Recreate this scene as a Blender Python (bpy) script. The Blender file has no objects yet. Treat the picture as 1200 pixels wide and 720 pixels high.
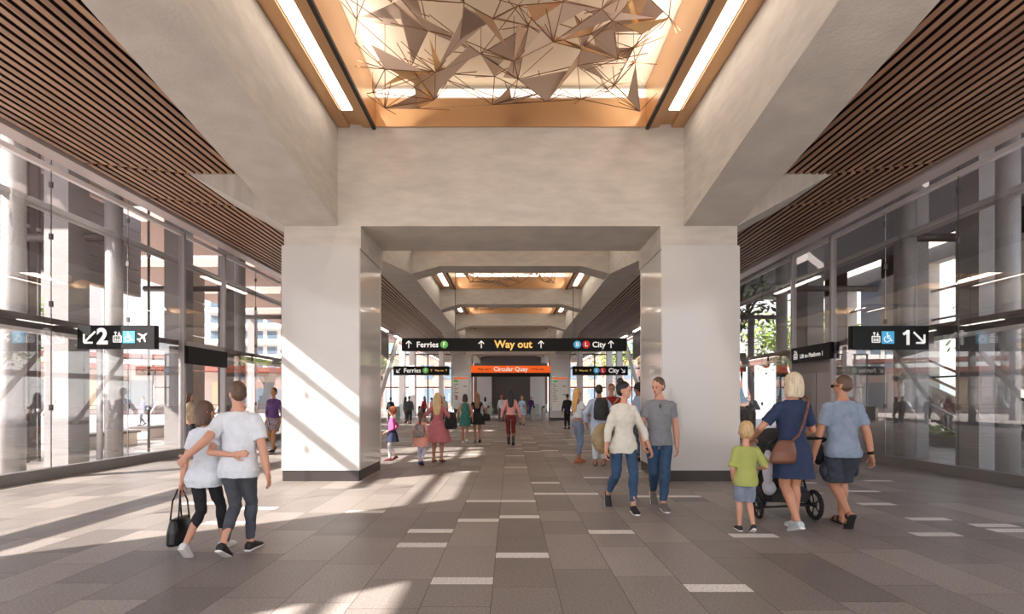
import bpy, bmesh, math, random
from mathutils import Vector, Matrix, noise
PI = math.pi
SC = bpy.context.scene
COL = SC.collection
random.seed(7)

# ---------------------------------------------------------------- camera, sky, sun, exposure
FPX, EYE, VX, VY = 620.0, 1.52, 598.5, 468.0
cam_d = bpy.data.cameras.new('camera')
cam = bpy.data.objects.new('camera', cam_d); COL.objects.link(cam)
cam.location = (0, 0, EYE); cam.rotation_euler = (PI / 2, 0, 0)
cam_d.sensor_width = 36; cam_d.lens = 36 * FPX / 1200
cam_d.shift_x = (600 - VX) / 1200; cam_d.shift_y = (VY - 360) / 1200
cam_d.clip_end = 500
SC.camera = cam
SC.view_settings.view_transform = 'Standard'; SC.view_settings.look = 'None'
SC.view_settings.gamma = 1; SC.view_settings.use_curve_mapping = False
SC.view_settings.exposure = 0.8
world = bpy.data.worlds.new('world'); SC.world = world; world.use_nodes = True
wn = world.node_tree; wn.nodes.clear()
wo = wn.nodes.new('ShaderNodeOutputWorld'); wb = wn.nodes.new('ShaderNodeBackground')
wtc = wn.nodes.new('ShaderNodeTexCoord'); wsx = wn.nodes.new('ShaderNodeSeparateXYZ'); wr = wn.nodes.new('ShaderNodeValToRGB')
wr.color_ramp.elements[0].position = 0.0; wr.color_ramp.elements[0].color = (1.0, .96, .93, 1)
wr.color_ramp.elements[1].position = 0.6; wr.color_ramp.elements[1].color = (.62, .76, 1.0, 1)
wn.links.new(wtc.outputs['Generated'], wsx.inputs[0]); wn.links.new(wsx.outputs['Z'], wr.inputs[0])
wn.links.new(wr.outputs[0], wb.inputs[0]); wb.inputs[1].default_value = 1.6
wn.links.new(wb.outputs[0], wo.inputs[0])
sun_d = bpy.data.lights.new('sun', 'SUN'); sun = bpy.data.objects.new('sun', sun_d); COL.objects.link(sun)
sun_d.energy = 12; sun_d.color = (1, .93, .87); sun_d.angle = math.radians(.6)
SUN = Vector((1.25, .90, -1.0)).normalized()
sun.rotation_euler = SUN.to_track_quat('-Z', 'Y').to_euler()
sun.location = (-20, -12, 20)

def area(name, loc, rot, sx, sy, power, color=(1, .86, .70)):
    d = bpy.data.lights.new(name, 'AREA'); o = bpy.data.objects.new(name, d); COL.objects.link(o)
    d.shape = 'RECTANGLE'; d.size = sx; d.size_y = sy; d.energy = power; d.color = color
    o.location = loc; o.rotation_euler = rot
    return o

# ---------------------------------------------------------------- materials
def srgb(r, g, b):
    f = lambda c: (c / 255 / 12.92) if c / 255 <= .04045 else ((c / 255 + .055) / 1.055) ** 2.4
    return (f(r), f(g), f(b), 1)
_M = {}
def mat(name, rgb=(128, 128, 128), rough=.6, metal=0.0, var=0.0, vscale=8, stretch=(1, 1, 1), bump=0.0, bscale=60, emit=0.0, coat=0.0, spec=.5, rgb2=None):
    if name in _M: return _M[name]
    m = bpy.data.materials.new(name); m.use_nodes = True; nt = m.node_tree; p = nt.nodes['Principled BSDF']
    c = srgb(*rgb); p.inputs['Base Color'].default_value = c
    p.inputs['Roughness'].default_value = rough; p.inputs['Metallic'].default_value = metal
    p.inputs['Coat Weight'].default_value = coat; p.inputs['Specular IOR Level'].default_value = spec
    if var or rgb2 or bump:
        tc = nt.nodes.new('ShaderNodeTexCoord'); mp = nt.nodes.new('ShaderNodeMapping')
        mp.inputs['Scale'].default_value = stretch; nt.links.new(tc.outputs['Object'], mp.inputs[0])
    if var or rgb2:
        nz = nt.nodes.new('ShaderNodeTexNoise'); nz.inputs['Scale'].default_value = vscale; nz.inputs['Detail'].default_value = 5
        nt.links.new(mp.outputs[0], nz.inputs['Vector'])
        rp = nt.nodes.new('ShaderNodeValToRGB'); rp.color_ramp.elements[0].position = .3; rp.color_ramp.elements[1].position = .7
        if rgb2: a, b = c, srgb(*rgb2)
        else:
            a = tuple(min(1, x * (1 - var)) for x in c[:3]) + (1,); b = tuple(min(1, x * (1 + var)) for x in c[:3]) + (1,)
        rp.color_ramp.elements[0].color = a; rp.color_ramp.elements[1].color = b
        nt.links.new(nz.outputs['Fac'], rp.inputs[0]); nt.links.new(rp.outputs[0], p.inputs['Base Color'])
    if bump:
        nb = nt.nodes.new('ShaderNodeTexNoise'); nb.inputs['Scale'].default_value = bscale; nb.inputs['Detail'].default_value = 4
        nt.links.new(mp.outputs[0], nb.inputs['Vector'])
        bp = nt.nodes.new('ShaderNodeBump'); bp.inputs['Strength'].default_value = bump; bp.inputs['Distance'].default_value = .02
        nt.links.new(nb.outputs['Fac'], bp.inputs['Height']); nt.links.new(bp.outputs[0], p.inputs['Normal'])
    if emit:
        p.inputs['Emission Color'].default_value = c; p.inputs['Emission Strength'].default_value = emit
    _M[name] = m
    return m

concrete = mat('concrete', (187, 179, 169), .75, var=.10, vscale=2.2, stretch=(1, 1, 3.5), bump=.25, bscale=24)
concrete_board = mat('board_marked_concrete', (184, 176, 166), .8, var=.12, vscale=3, stretch=(2.5, 2.5, .5), bump=.2, bscale=25)
cladding = mat('white_enamel_panel', (196, 192, 188), .12, coat=.3)
plinth_m = mat('dark_skirting', (58, 52, 50), .25)
gold = mat('gold_anodised', (206, 166, 126), .32, metal=.75)
gold_pale = mat('champagne_panel', (240, 226, 204), .45, metal=.2)
copper_dark = mat('bronze_sheet', (196, 170, 150), .42, metal=.35)
rod_m = mat('bronze_rod', (150, 110, 80), .35, metal=.8)
led_m = mat('led_white', (255, 244, 230), emit=4.5)
led_soft = mat('led_tube_white', (255, 240, 220), emit=.9)
black_line = mat('black_gasket', (30, 26, 24), .5)
alu = mat('grey_aluminium', (168, 160, 158), .4, metal=.3)
alu_dark = mat('dark_aluminium', (92, 84, 82), .4, metal=.3)
soffit_m = mat('soffit_paint', (190, 174, 170), .35)
steel_paint = mat('grey_painted_steel', (152, 148, 147), .35)
rail_white = mat('white_rail', (228, 222, 220), .4)
slat_back = mat('ceiling_void_black', (30, 22, 19), .9)
sign_black = mat('sign_black', (15, 13, 12), .5, spec=.25)
sign_white = mat('sign_white', (240, 238, 234), .5, emit=.25)
sign_amber = mat('sign_amber', (246, 196, 104), .5, emit=.3)
sign_orange = mat('sign_orange', (240, 96, 20), .45, emit=.35)
sign_blue = mat('sign_blue', (70, 176, 224), .45, emit=.15)
sign_green = mat('sign_green', (98, 186, 80), .45, emit=.15)
sign_red = mat('sign_red', (208, 30, 48), .45, emit=.15)

def slat_mat():
    m = bpy.data.materials.new('timber_slat'); m.use_nodes = True; nt = m.node_tree; p = nt.nodes['Principled BSDF']
    tc = nt.nodes.new('ShaderNodeTexCoord'); sx = nt.nodes.new('ShaderNodeSeparateXYZ')
    nt.links.new(tc.outputs['Object'], sx.inputs[0])
    mu = nt.nodes.new('ShaderNodeMath'); mu.operation = 'MULTIPLY'; mu.inputs[1].default_value = 1 / .144
    fl = nt.nodes.new('ShaderNodeMath'); fl.operation = 'FLOOR'
    nt.links.new(sx.outputs['X'], mu.inputs[0]); nt.links.new(mu.outputs[0], fl.inputs[0])
    wn_ = nt.nodes.new('ShaderNodeTexWhiteNoise'); wn_.noise_dimensions = '1D'; nt.links.new(fl.outputs[0], wn_.inputs['W'])
    rp = nt.nodes.new('ShaderNodeValToRGB'); rp.color_ramp.elements[0].color = srgb(150, 112, 88); rp.color_ramp.elements[1].color = srgb(198, 156, 124)
    nt.links.new(wn_.outputs['Value'], rp.inputs[0])
    mp = nt.nodes.new('ShaderNodeMapping'); mp.inputs['Scale'].default_value = (14, .8, 14); nt.links.new(tc.outputs['Object'], mp.inputs[0])
    nz = nt.nodes.new('ShaderNodeTexNoise'); nz.inputs['Scale'].default_value = 3; nt.links.new(mp.outputs[0], nz.inputs['Vector'])
    mx = nt.nodes.new('ShaderNodeMix'); mx.data_type = 'RGBA'; mx.blend_type = 'MULTIPLY'; mx.inputs['Factor'].default_value = .3
    nt.links.new(rp.outputs[0], mx.inputs[6]); nt.links.new(nz.outputs['Color'], mx.inputs[7])
    nt.links.new(mx.outputs[2], p.inputs['Base Color']); p.inputs['Roughness'].default_value = .45
    return m
slat_m = slat_mat()

def glass_mat(name, tint, base, graze):
    m = bpy.data.materials.new(name); m.use_nodes = True; nt = m.node_tree; nt.nodes.clear()
    o = nt.nodes.new('ShaderNodeOutputMaterial'); t = nt.nodes.new('ShaderNodeBsdfTransparent'); g = nt.nodes.new('ShaderNodeBsdfGlossy')
    f = nt.nodes.new('ShaderNodeLayerWeight'); f.inputs['Blend'].default_value = .5; mx = nt.nodes.new('ShaderNodeMixShader')
    pw = nt.nodes.new('ShaderNodeMath'); pw.operation = 'POWER'; pw.inputs[1].default_value = 3.5
    ma = nt.nodes.new('ShaderNodeMath'); ma.operation = 'MULTIPLY_ADD'; ma.inputs[1].default_value = graze; ma.inputs[2].default_value = base
    nt.links.new(f.outputs['Facing'], pw.inputs[0]); nt.links.new(pw.outputs[0], ma.inputs[0])
    t.inputs[0].default_value = tint; g.inputs['Roughness'].default_value = 0
    nt.links.new(ma.outputs[0], mx.inputs[0]); nt.links.new(t.outputs[0], mx.inputs[1]); nt.links.new(g.outputs[0], mx.inputs[2])
    nt.links.new(mx.outputs[0], o.inputs[0])
    return m
glass = glass_mat('clear_glass', (.94, .94, .935, 1), .13, .6)
glass_low = glass_mat('barrier_glass', (.86, .93, .92, 1), .05, .5)

# ---------------------------------------------------------------- mesh helpers
def link(name, data, parent=None):
    o = bpy.data.objects.new(name, data); COL.objects.link(o)
    if parent is not None: o.parent = parent
    return o
def obj(name, bm, m, parent=None, smooth=False, kind=None, loc=None):
    me = bpy.data.meshes.new(name)
    if loc is not None: bmesh.ops.translate(bm, verts=bm.verts, vec=-Vector(loc))
    bm.to_mesh(me); bm.free()
    for mm in (m if isinstance(m, (list, tuple)) else [m]): me.materials.append(mm)
    if smooth:
        for p in me.polygons: p.use_smooth = True
    o = link(name, me, parent)
    if loc is not None: o.location = loc
    if kind: o['kind'] = kind
    return o
def thing(name, label, cat, loc=(0, 0, 0), rz=0, group=None):
    o = bpy.data.objects.new(name, None); COL.objects.link(o); o.empty_display_size = .1
    o.location = loc; o.rotation_euler = (0, 0, rz); tag(o, label, cat, group)
    return o
def tag(o, label, cat, group=None):
    o['label'] = label; o['category'] = cat
    if group: o['group'] = group
    return o
def B(): return bmesh.new()
def box(bm, x0, x1, y0, y1, z0, z1, mi=0, M=None):
    vs = [bm.verts.new((x, y, z)) for x in (x0, x1) for y in (y0, y1) for z in (z0, z1)]
    if M is not None:
        for v in vs: v.co = M @ v.co
    fs = []
    for idx in ((0, 1, 3, 2), (4, 6, 7, 5), (0, 4, 5, 1), (2, 3, 7, 6), (0, 2, 6, 4), (1, 5, 7, 3)):
        f = bm.faces.new([vs[i] for i in idx]); f.material_index = mi; fs.append(f)
    bmesh.ops.recalc_face_normals(bm, faces=fs)
    return vs
def prism(bm, pts, ax, a0, a1, mi=0):
    """extrude 2D polygon pts along axis ax ('x': pts are (y,z); 'y': (x,z); 'z': (x,y))"""
    def mk(p, a): return {'x': (a, p[0], p[1]), 'y': (p[0], a, p[1]), 'z': (p[0], p[1], a)}[ax]
    A = [bm.verts.new(mk(p, a0)) for p in pts]; Bv = [bm.verts.new(mk(p, a1)) for p in pts]
    fs = [bm.faces.new(A), bm.faces.new(Bv[::-1])]
    n = len(pts)
    for i in range(n): fs.append(bm.faces.new((A[i], A[(i + 1) % n], Bv[(i + 1) % n], Bv[i])))
    for f in fs: f.material_index = mi
    bmesh.ops.recalc_face_normals(bm, faces=fs)
def frame_of(d):
    d = d.normalized(); a = Vector((0, 0, 1)) if abs(d.z) < .95 else Vector((0, 1, 0))
    u = d.cross(a).normalized(); return u, d.cross(u).normalized()
def outward(fs, c):
    f = fs[0]; f.normal_update()
    if f.normal.dot(f.calc_center_median() - c) < 0:
        for q in fs: q.normal_flip()
def tube(bm, p0, p1, r0, r1=None, seg=12, mi=0):
    p0, p1 = Vector(p0), Vector(p1); r1 = r0 if r1 is None else r1
    u, v = frame_of(p1 - p0); R = []
    for p, r in ((p0, r0), (p1, r1)):
        R.append([bm.verts.new(p + (u * math.cos(2 * PI * k / seg) + v * math.sin(2 * PI * k / seg)) * r) for k in range(seg)])
    fs = [bm.faces.new((R[0][k], R[0][(k + 1) % seg], R[1][(k + 1) % seg], R[1][k])) for k in range(seg)]
    for f in fs: f.smooth = seg > 6
    fs += [bm.faces.new(R[0][::-1]), bm.faces.new(R[1])]
    for f in fs: f.material_index = mi
    outward(fs, (p0 + p1) / 2)
def path(bm, pts, r, seg=8, mi=0):
    for a, b in zip(pts, pts[1:]): tube(bm, a, b, r, r, seg, mi)
    for p in pts[1:-1]: ell(bm, p, (r, r, r), n=seg, mi=mi)
def ell(bm, c, r, rot=None, n=14, mi=0):
    m = max(6, n // 2 + 2); M = Matrix.Translation(Vector(c)) @ (rot.to_4x4() if rot else Matrix()) @ Matrix.Diagonal((*r, 1))
    rings = [[bm.verts.new(M @ Vector((math.sin(PI * j / m) * math.cos(2 * PI * i / n), math.sin(PI * j / m) * math.sin(2 * PI * i / n), -math.cos(PI * j / m)))) for i in range(n)] for j in range(1, m)]
    a, b = bm.verts.new(M @ Vector((0, 0, -1))), bm.verts.new(M @ Vector((0, 0, 1)))
    fs = []
    for A, Bq in zip(rings, rings[1:]):
        for i in range(n): fs.append(bm.faces.new((A[i], A[(i + 1) % n], Bq[(i + 1) % n], Bq[i])))
    for i in range(n):
        fs.append(bm.faces.new((a, rings[0][(i + 1) % n], rings[0][i]))); fs.append(bm.faces.new((b, rings[-1][i], rings[-1][(i + 1) % n])))
    for f in fs: f.smooth = True; f.material_index = mi
    outward(fs, Vector(c))
def loft(bm, secs, n=20, ripple=0, rn=9, ph=0, mi=0, caps=True):
    """secs: (center, rx, ry, rot3x3 or None, power) ; closed ellipse rings with flat caps"""
    rings = []
    for k, s in enumerate(secs):
        c, rx, ry = Vector(s[0]), s[1], s[2]; R = s[3] if len(s) > 3 and s[3] is not None else Matrix.Identity(3)
        rp = ripple * k / max(1, len(secs) - 1)
        ring = []
        for i in range(n):
            a = 2 * PI * i / n; m_ = 1 + rp * math.sin(rn * a + ph)
            ring.append(bm.verts.new(c + R @ Vector((rx * math.cos(a) * m_, ry * math.sin(a) * m_, 0))))
        rings.append(ring)
    fs = []
    for A, Bq in zip(rings, rings[1:]):
        for i in range(n): fs.append(bm.faces.new((A[i], A[(i + 1) % n], Bq[(i + 1) % n], Bq[i])))
    for f in fs: f.smooth = True
    if caps: fs += [bm.faces.new(rings[0][::-1]), bm.faces.new(rings[-1])]
    for f in fs: f.material_index = mi
    outward(fs, (Vector(secs[0][0]) + Vector(secs[1][0])) / 2)
def tree_copy(o, parent=None):
    c = o.copy(); COL.objects.link(c); c.parent = parent
    for ch in list(o.children): tree_copy(ch, c)
    return c
def at(px, py):
    Y = FPX * EYE / (py - VY); return Vector(((px - VX) / FPX * Y, Y, 0))

# ================================================================ STRUCTURE
PW = .518
X_TILE0 = -.146 - PW * 17
# ---- floor: pavers laid in lanes
def floor_mat(name, lo, hi, rough):
    m = bpy.data.materials.new(name); m.use_nodes = True; nt = m.node_tree; p = nt.nodes['Principled BSDF']
    at_ = nt.nodes.new('ShaderNodeAttribute'); at_.attribute_name = 'tone'
    rp = nt.nodes.new('ShaderNodeValToRGB'); rp.color_ramp.elements[0].color = srgb(*lo); rp.color_ramp.elements[1].color = srgb(*hi)
    nt.links.new(at_.outputs['Fac'], rp.inputs[0])
    tc = nt.nodes.new('ShaderNodeTexCoord')
    nz = nt.nodes.new('ShaderNodeTexNoise'); nz.inputs['Scale'].default_value = 55; nz.inputs['Detail'].default_value = 3
    nt.links.new(tc.outputs['Object'], nz.inputs['Vector'])
    n2 = nt.nodes.new('ShaderNodeTexNoise'); n2.inputs['Scale'].default_value = 1.3; n2.inputs['Detail'].default_value = 4
    nt.links.new(tc.outputs['Object'], n2.inputs['Vector'])
    r2 = nt.nodes.new('ShaderNodeValToRGB'); r2.color_ramp.elements[0].position = .35; r2.color_ramp.elements[0].color = (.72, .72, .72, 1); r2.color_ramp.elements[1].position = .65; r2.color_ramp.elements[1].color = (1.12, 1.12, 1.12, 1)
    nt.links.new(nz.outputs['Fac'], r2.inputs[0])
    mx = nt.nodes.new('ShaderNodeMix'); mx.data_type = 'RGBA'; mx.blend_type = 'MULTIPLY'; mx.inputs['Factor'].default_value = 1
    nt.links.new(rp.outputs[0], mx.inputs[6]); nt.links.new(r2.outputs[0], mx.inputs[7]); nt.links.new(mx.outputs[2], p.inputs['Base Color'])
    mr = nt.nodes.new('ShaderNodeMapRange'); mr.inputs['To Min'].default_value = rough - .1; mr.inputs['To Max'].default_value = rough + .12
    nt.links.new(n2.outputs['Fac'], mr.inputs[0]); nt.links.new(mr.outputs[0], p.inputs['Roughness'])
    return m
paver = floor_mat('granite_paver', (122, 114, 109), (164, 154, 147), .40)
paver_strip = floor_mat('pale_granite_strip', (226, 220, 214), (240, 234, 228), .45)
joint_m = mat('paver_joint', (88, 78, 74), .9)
strips = [(507, 622.5), (497, 639), (545, 681), (564, 610), (570, 587.5), (610, 587.5), (612, 606), (616, 651), (642, 566), (645, 579), (680, 579),
          (721, 623.7), (768, 582), (808, 582), (890, 628), (851, 689.5), (1023, 576), (1036, 591), (1097, 608.5), (1105, 626.5), (1172, 616),
          (1038, 563.7), (952, 578), (955, 566), (1185, 622), (240, 613), (300, 596), (420, 600), (215, 590), (700, 560), (735, 552), (560, 553), (610, 548)]
lane_strips = {}
for px, py in strips:
    p = at(px, py); lane_strips.setdefault(int(math.floor((p.x - X_TILE0) / PW)), []).append(p.y)
rnd = random.Random(3)
bm = B(); tones = []
def tile(x0, x1, y0, y1, mi, tone):
    g = .0022
    f = bm.faces.new([bm.verts.new(v) for v in ((x0 + g, y0 + g, 0), (x1 - g, y0 + g, 0), (x1 - g, y1 - g, 0), (x0 + g, y1 - g, 0))])
    f.material_index = mi; tones.append(tone)
FX0, FX1, FY0, FY1 = -14.0, 14.0, -6.0, 62.0
ln = int(math.floor((FX0 - X_TILE0) / PW))
while X_TILE0 + ln * PW < FX1:
    x0 = X_TILE0 + ln * PW; x1 = x0 + PW
    ss = sorted(lane_strips.get(ln, []))
    yy = 14.0 + rnd.random()
    while yy < 60:
        if rnd.random() < .3: ss.append(yy)
        yy += 1.1
    y = FY0 + rnd.random()
    lim = ss + [FY1]
    for nxt in lim:
        while nxt - y > 1.45:
            L = rnd.choice((.62, .93, .93, 1.24)); tile(x0, x1, y, y + L, 0, min(1, max(0, rnd.gauss(.55, .25)))); y += L
        if nxt < FY1 and nxt - y > .05:
            tile(x0, x1, y, nxt - .09, 0, min(1, max(0, rnd.gauss(.5, .28)))); tile(x0, x1, nxt - .09, nxt + .09, 1, rnd.random()); y = nxt + .09
        elif nxt == FY1: tile(x0, x1, y, nxt, 0, .5)
    ln += 1
fl = obj('floor', bm, [paver, paver_strip], kind='structure')
a_ = fl.data.attributes.new('tone', 'FLOAT', 'FACE'); a_.data.foreach_set('value', tones)
bm = B(); box(bm, FX0, FX1, FY0, FY1, -.3, -.003); obj('floor_slab', bm, joint_m, kind='structure')

# ---- portals, crossbeams, longitudinal beams
PORT = [(9.78, 11.42), (37.6, 39.2)]
ZB, ZF, ZT, XI, XO = 4.72, 5.58, 6.54, 3.2, 4.19
XC0, XC1 = 2.80, 4.235
def portal(y0, y1):
    bm = B()
    # crossbeam + legs as one U-shaped portal above the clad columns
    prism(bm, [(-XO, 4.3), (-XO, 7.6), (XO, 7.6), (XO, 4.3), (2.77, 4.3), (2.77, ZB), (-2.77, ZB), (-2.77, 4.3)], 'y', y0, y1)
    obj('portal_beam', bm, concrete, kind='structure')
    for s in (-1, 1):
        bm = B(); a, b = sorted((s * XO, s * 5.95))
        prism(bm, [(s * (XO - .01), ZB), (s * 5.95, 5.69), (s * 5.95, 5.9), (s * (XO - .01), 5.9)], 'y', y0 + .02, y1)
        obj('bracket_beam', bm, concrete_board, kind='structure')
        # clad column
        xa, xb = sorted((s * XC0, s * XC1))
        c = B()
        box(c, xa + .04, xb - .04, y0 + .03, y1 - .03, 0, 4.3)
        col = obj('column', c, concrete, kind='structure')
        c = B(); g = .012
        box(c, xa, xb, y0 - .005, y0 + .03, .2, 4.36)
        box(c, xa, xb, y1 - .03, y1 + .005, .2, 4.36)
        for (qa, qb) in ((xa, xa + .03), (xb - .03, xb)): box(c, qa, qb, y0 + .045, y1 - .045, .2, 4.36)
        obj('column_cladding', c, cladding, col)
        c = B(); box(c, xa + .012, xb - .012, y0 + .01, y1 - .01, 0, .2); obj('column_skirting', c, plinth_m, col)
        c = B()
        for xq in (xa + .004, xb - .004):
            for yq in (y0 + .036, y1 - .036): box(c, xq - .012, xq + .012, yq - .008, yq + .008, .2, 4.365)
        obj('column_corner_trim', c, rail_white, col)
for p in PORT: portal(*p)
CROSS = [(3.05, 4.0), (17.2, 18.1), (24.1, 25.0), (31.1, 32.0), (44.6, 45.5), (51.6, 52.5)]
for y0, y1 in CROSS:
    bm = B()
    prism(bm, [(-XI - .01, 7.6), (XI + .01, 7.6), (XI + .01, ZF + .02), (2.31, 5.85), (-2.31, 5.85), (-XI - .01, ZF + .02)], 'y', y0, y1)
    obj('crossbeam', bm, concrete, kind='structure')
def beam_profile(Y0, Y1):
    pts = []
    ys = {Y0, Y1}
    for a, b in PORT: ys |= {a, b, a - 5.75, b + 5.75}
    for y in sorted(q for q in ys if Y0 <= q <= Y1):
        z = ZF
        for a, b in PORT:
            if a <= y <= b: z = ZB
            elif a - 5.75 < y < a: z = ZB + (a - y) / 5.75 * (ZF - ZB)
            elif b < y < b + 5.75: z = ZB + (y - b) / 5.75 * (ZF - ZB)
        pts.append((y, z))
    return pts
for s in (-1, 1):
    for Y0, Y1 in ((-4, 9.78), (11.42, 37.6), (39.2, 60)):
        bm = B(); xa, xb = sorted((s * XI, s * XO))
        prof = beam_profile(Y0, Y1)
        prism(bm, prof + [(Y1, 7.6), (Y0, 7.6)], 'x', xa, xb)
        obj('edge_beam', bm, concrete, kind='structure')

# ---- slatted side ceilings
def slats(s, fa, fb, x0, x1):
    bm = B(); x = x0
    while x < x1 - .05:
        ya, yb = fa(x), fb(x)
        xa, xb = sorted((s * x, s * (x + .086)))
        n0 = len(bm.faces); prism(bm, [(xa, ya), (xb, ya), (xb, yb), (xa, yb)], 'z', 5.68, 5.80)
        bm.faces.ensure_lookup_table()
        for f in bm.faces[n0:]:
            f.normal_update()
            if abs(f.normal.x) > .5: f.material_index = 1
        x += .144
    # two fixing rails above
    obj('ceiling_slats', bm, [slat_m, mat('slat_edge_shade', (48, 24, 16), .5)], kind='structure')  # dark side faces put the shade of the gaps into the colour
jf = lambda o, k=.3: (lambda x: o - k * (x - 5.94))
for s in (-1, 1):
    first = [(-4, None, 9.78, .3), ]
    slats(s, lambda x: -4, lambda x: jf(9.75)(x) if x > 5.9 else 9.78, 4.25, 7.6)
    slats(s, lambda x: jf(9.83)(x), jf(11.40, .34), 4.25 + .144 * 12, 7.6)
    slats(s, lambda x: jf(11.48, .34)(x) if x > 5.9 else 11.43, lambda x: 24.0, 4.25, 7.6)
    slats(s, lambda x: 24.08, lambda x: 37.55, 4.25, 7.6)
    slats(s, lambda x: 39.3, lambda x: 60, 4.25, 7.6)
    bm = B(); xa, xb = sorted((s * 4.19, s * 7.66)); box(bm, xa, xb, -4, 60, 5.92, 6.0); obj('ceiling', bm, slat_back, kind='structure')
    bm = B(); xa, xb = sorted((s * 7.63, s * 7.95)); box(bm, xa, xb, -4, 60, 5.66, 7.2); obj('soffit_edge', bm, soffit_m, kind='structure')
    bm = B(); xa, xb = sorted((s * 7.9, s * 9.6)); box(bm, xa, xb, -4, 60, 7.15, 7.3); obj('upper_soffit', bm, alu_dark, kind='structure')
# roof deck closing everything above the beams
bm = B(); box(bm, -9.6, 9.6, -4, 60, 7.6, 7.8); obj('roof', bm, concrete, kind='structure')
# wall behind the camera and end wall
bm = B(); box(bm, -9.6, 9.6, -4.4, -4, 6.6, 7.7); obj('wall_back', bm, concrete, kind='structure')
# solid side block beside the camera, out of the frame
bm = B(); box(bm, -9.6, -8.95, -1.42, 1.75, 0, 7.14); obj('sun_block_left', bm, concrete, kind='structure')  # unseen, added to cast the wide shadow between the floor sun patches
bm = B(); box(bm, 8.95, 9.6, -4, 4.0, 0, 7.14); obj('wall_right', bm, concrete, kind='structure')

# ---- coffers with gold light troughs
COFF = [(4.0, 9.78), (11.42, 17.2), (18.1, 24.1), (25.0, 31.1), (32.0, 37.6)]
for ci, (y0, y1) in enumerate(COFF):
    for s in (-1, 1):
        bm = B()
        # trough: shallow tray with a central slot
        xs = [3.19, 2.97, 2.97, 2.73, 2.73, 2.55, 2.55, 3.19]
        zs = [6.54, 6.54, 6.60, 6.60, 6.54, 6.54, 6.70, 6.70]
        prism(bm, [(s * x, z) for x, z in zip(xs, zs)], 'y', y0 + .005, y1 - .005)
        obj('light_trough', bm, gold, kind='structure')
        bm = B(); xa, xb = sorted((s * 2.49, s * 2.55)); box(bm, xa, xb, y0 + .005, y1 - .005, 6.50, 6.56); obj('trough_edge', bm, black_line, kind='structure')
        bm = B(); xa, xb = sorted((s * 2.49, s * 2.55)); box(bm, xa, xb, y0 + .005, y1 - .005, 6.56, 7.3); obj('coffer_side', bm, gold, kind='structure')
        ya, yb = y0 + .55, y1 - .55
        side = 'left' if s < 0 else 'right'
        lab = ['long white strip light in the nearest gold ceiling trough, %s side' % side, 'strip light on the %s of the coffer hidden just past the portal' % side,
               'small strip light on the %s of the second visible coffer' % side, 'tiny strip light on the %s of the third visible coffer' % side, 'farthest coffer strip light on the %s side' % side][ci]
        t = thing('strip_light', lab, 'light', (s * 2.85, (ya + yb) / 2, 6.56), 0, 'strip lights in the coffer troughs')
        hl = (yb - ya) / 2
        b_ = B(); box(b_, -.105, .105, -hl, hl, .02, .035); obj('housing', b_, alu, t)
        b_ = B(); box(b_, -.09, .09, -hl + .01, hl - .01, -.005, .018); obj('diffuser', b_, led_m, t)
    for yy, dy in ((y0, .03), (y1, -.03)):
        bm = B(); ya, yb = sorted((yy + dy * .2, yy + dy)); box(bm, -2.49, 2.49, ya, yb, 6.545, 7.06); obj('coffer_end', bm, gold, kind='structure')
        bm = B(); ya, yb = sorted((yy + dy * .2, yy + dy)); box(bm, -2.49, 2.49, ya, yb, 7.10, 7.24); obj('cove_light', bm, led_soft, kind='structure')
    bm = B(); box(bm, -2.55, 2.55, y0, y1, 7.32, 7.4); obj('coffer_ceiling', bm, gold_pale, kind='structure')
    if ci in (0, 1, 2, 3):
        for s in (-1, 1):
            area('cove_lamp', (s * 2.44, (y0 + y1) / 2, 6.8), (0, s * math.radians(120), 0), .25, y1 - y0 - .4, 27 if ci == 0 else 26, (1, .93, .84))

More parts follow.
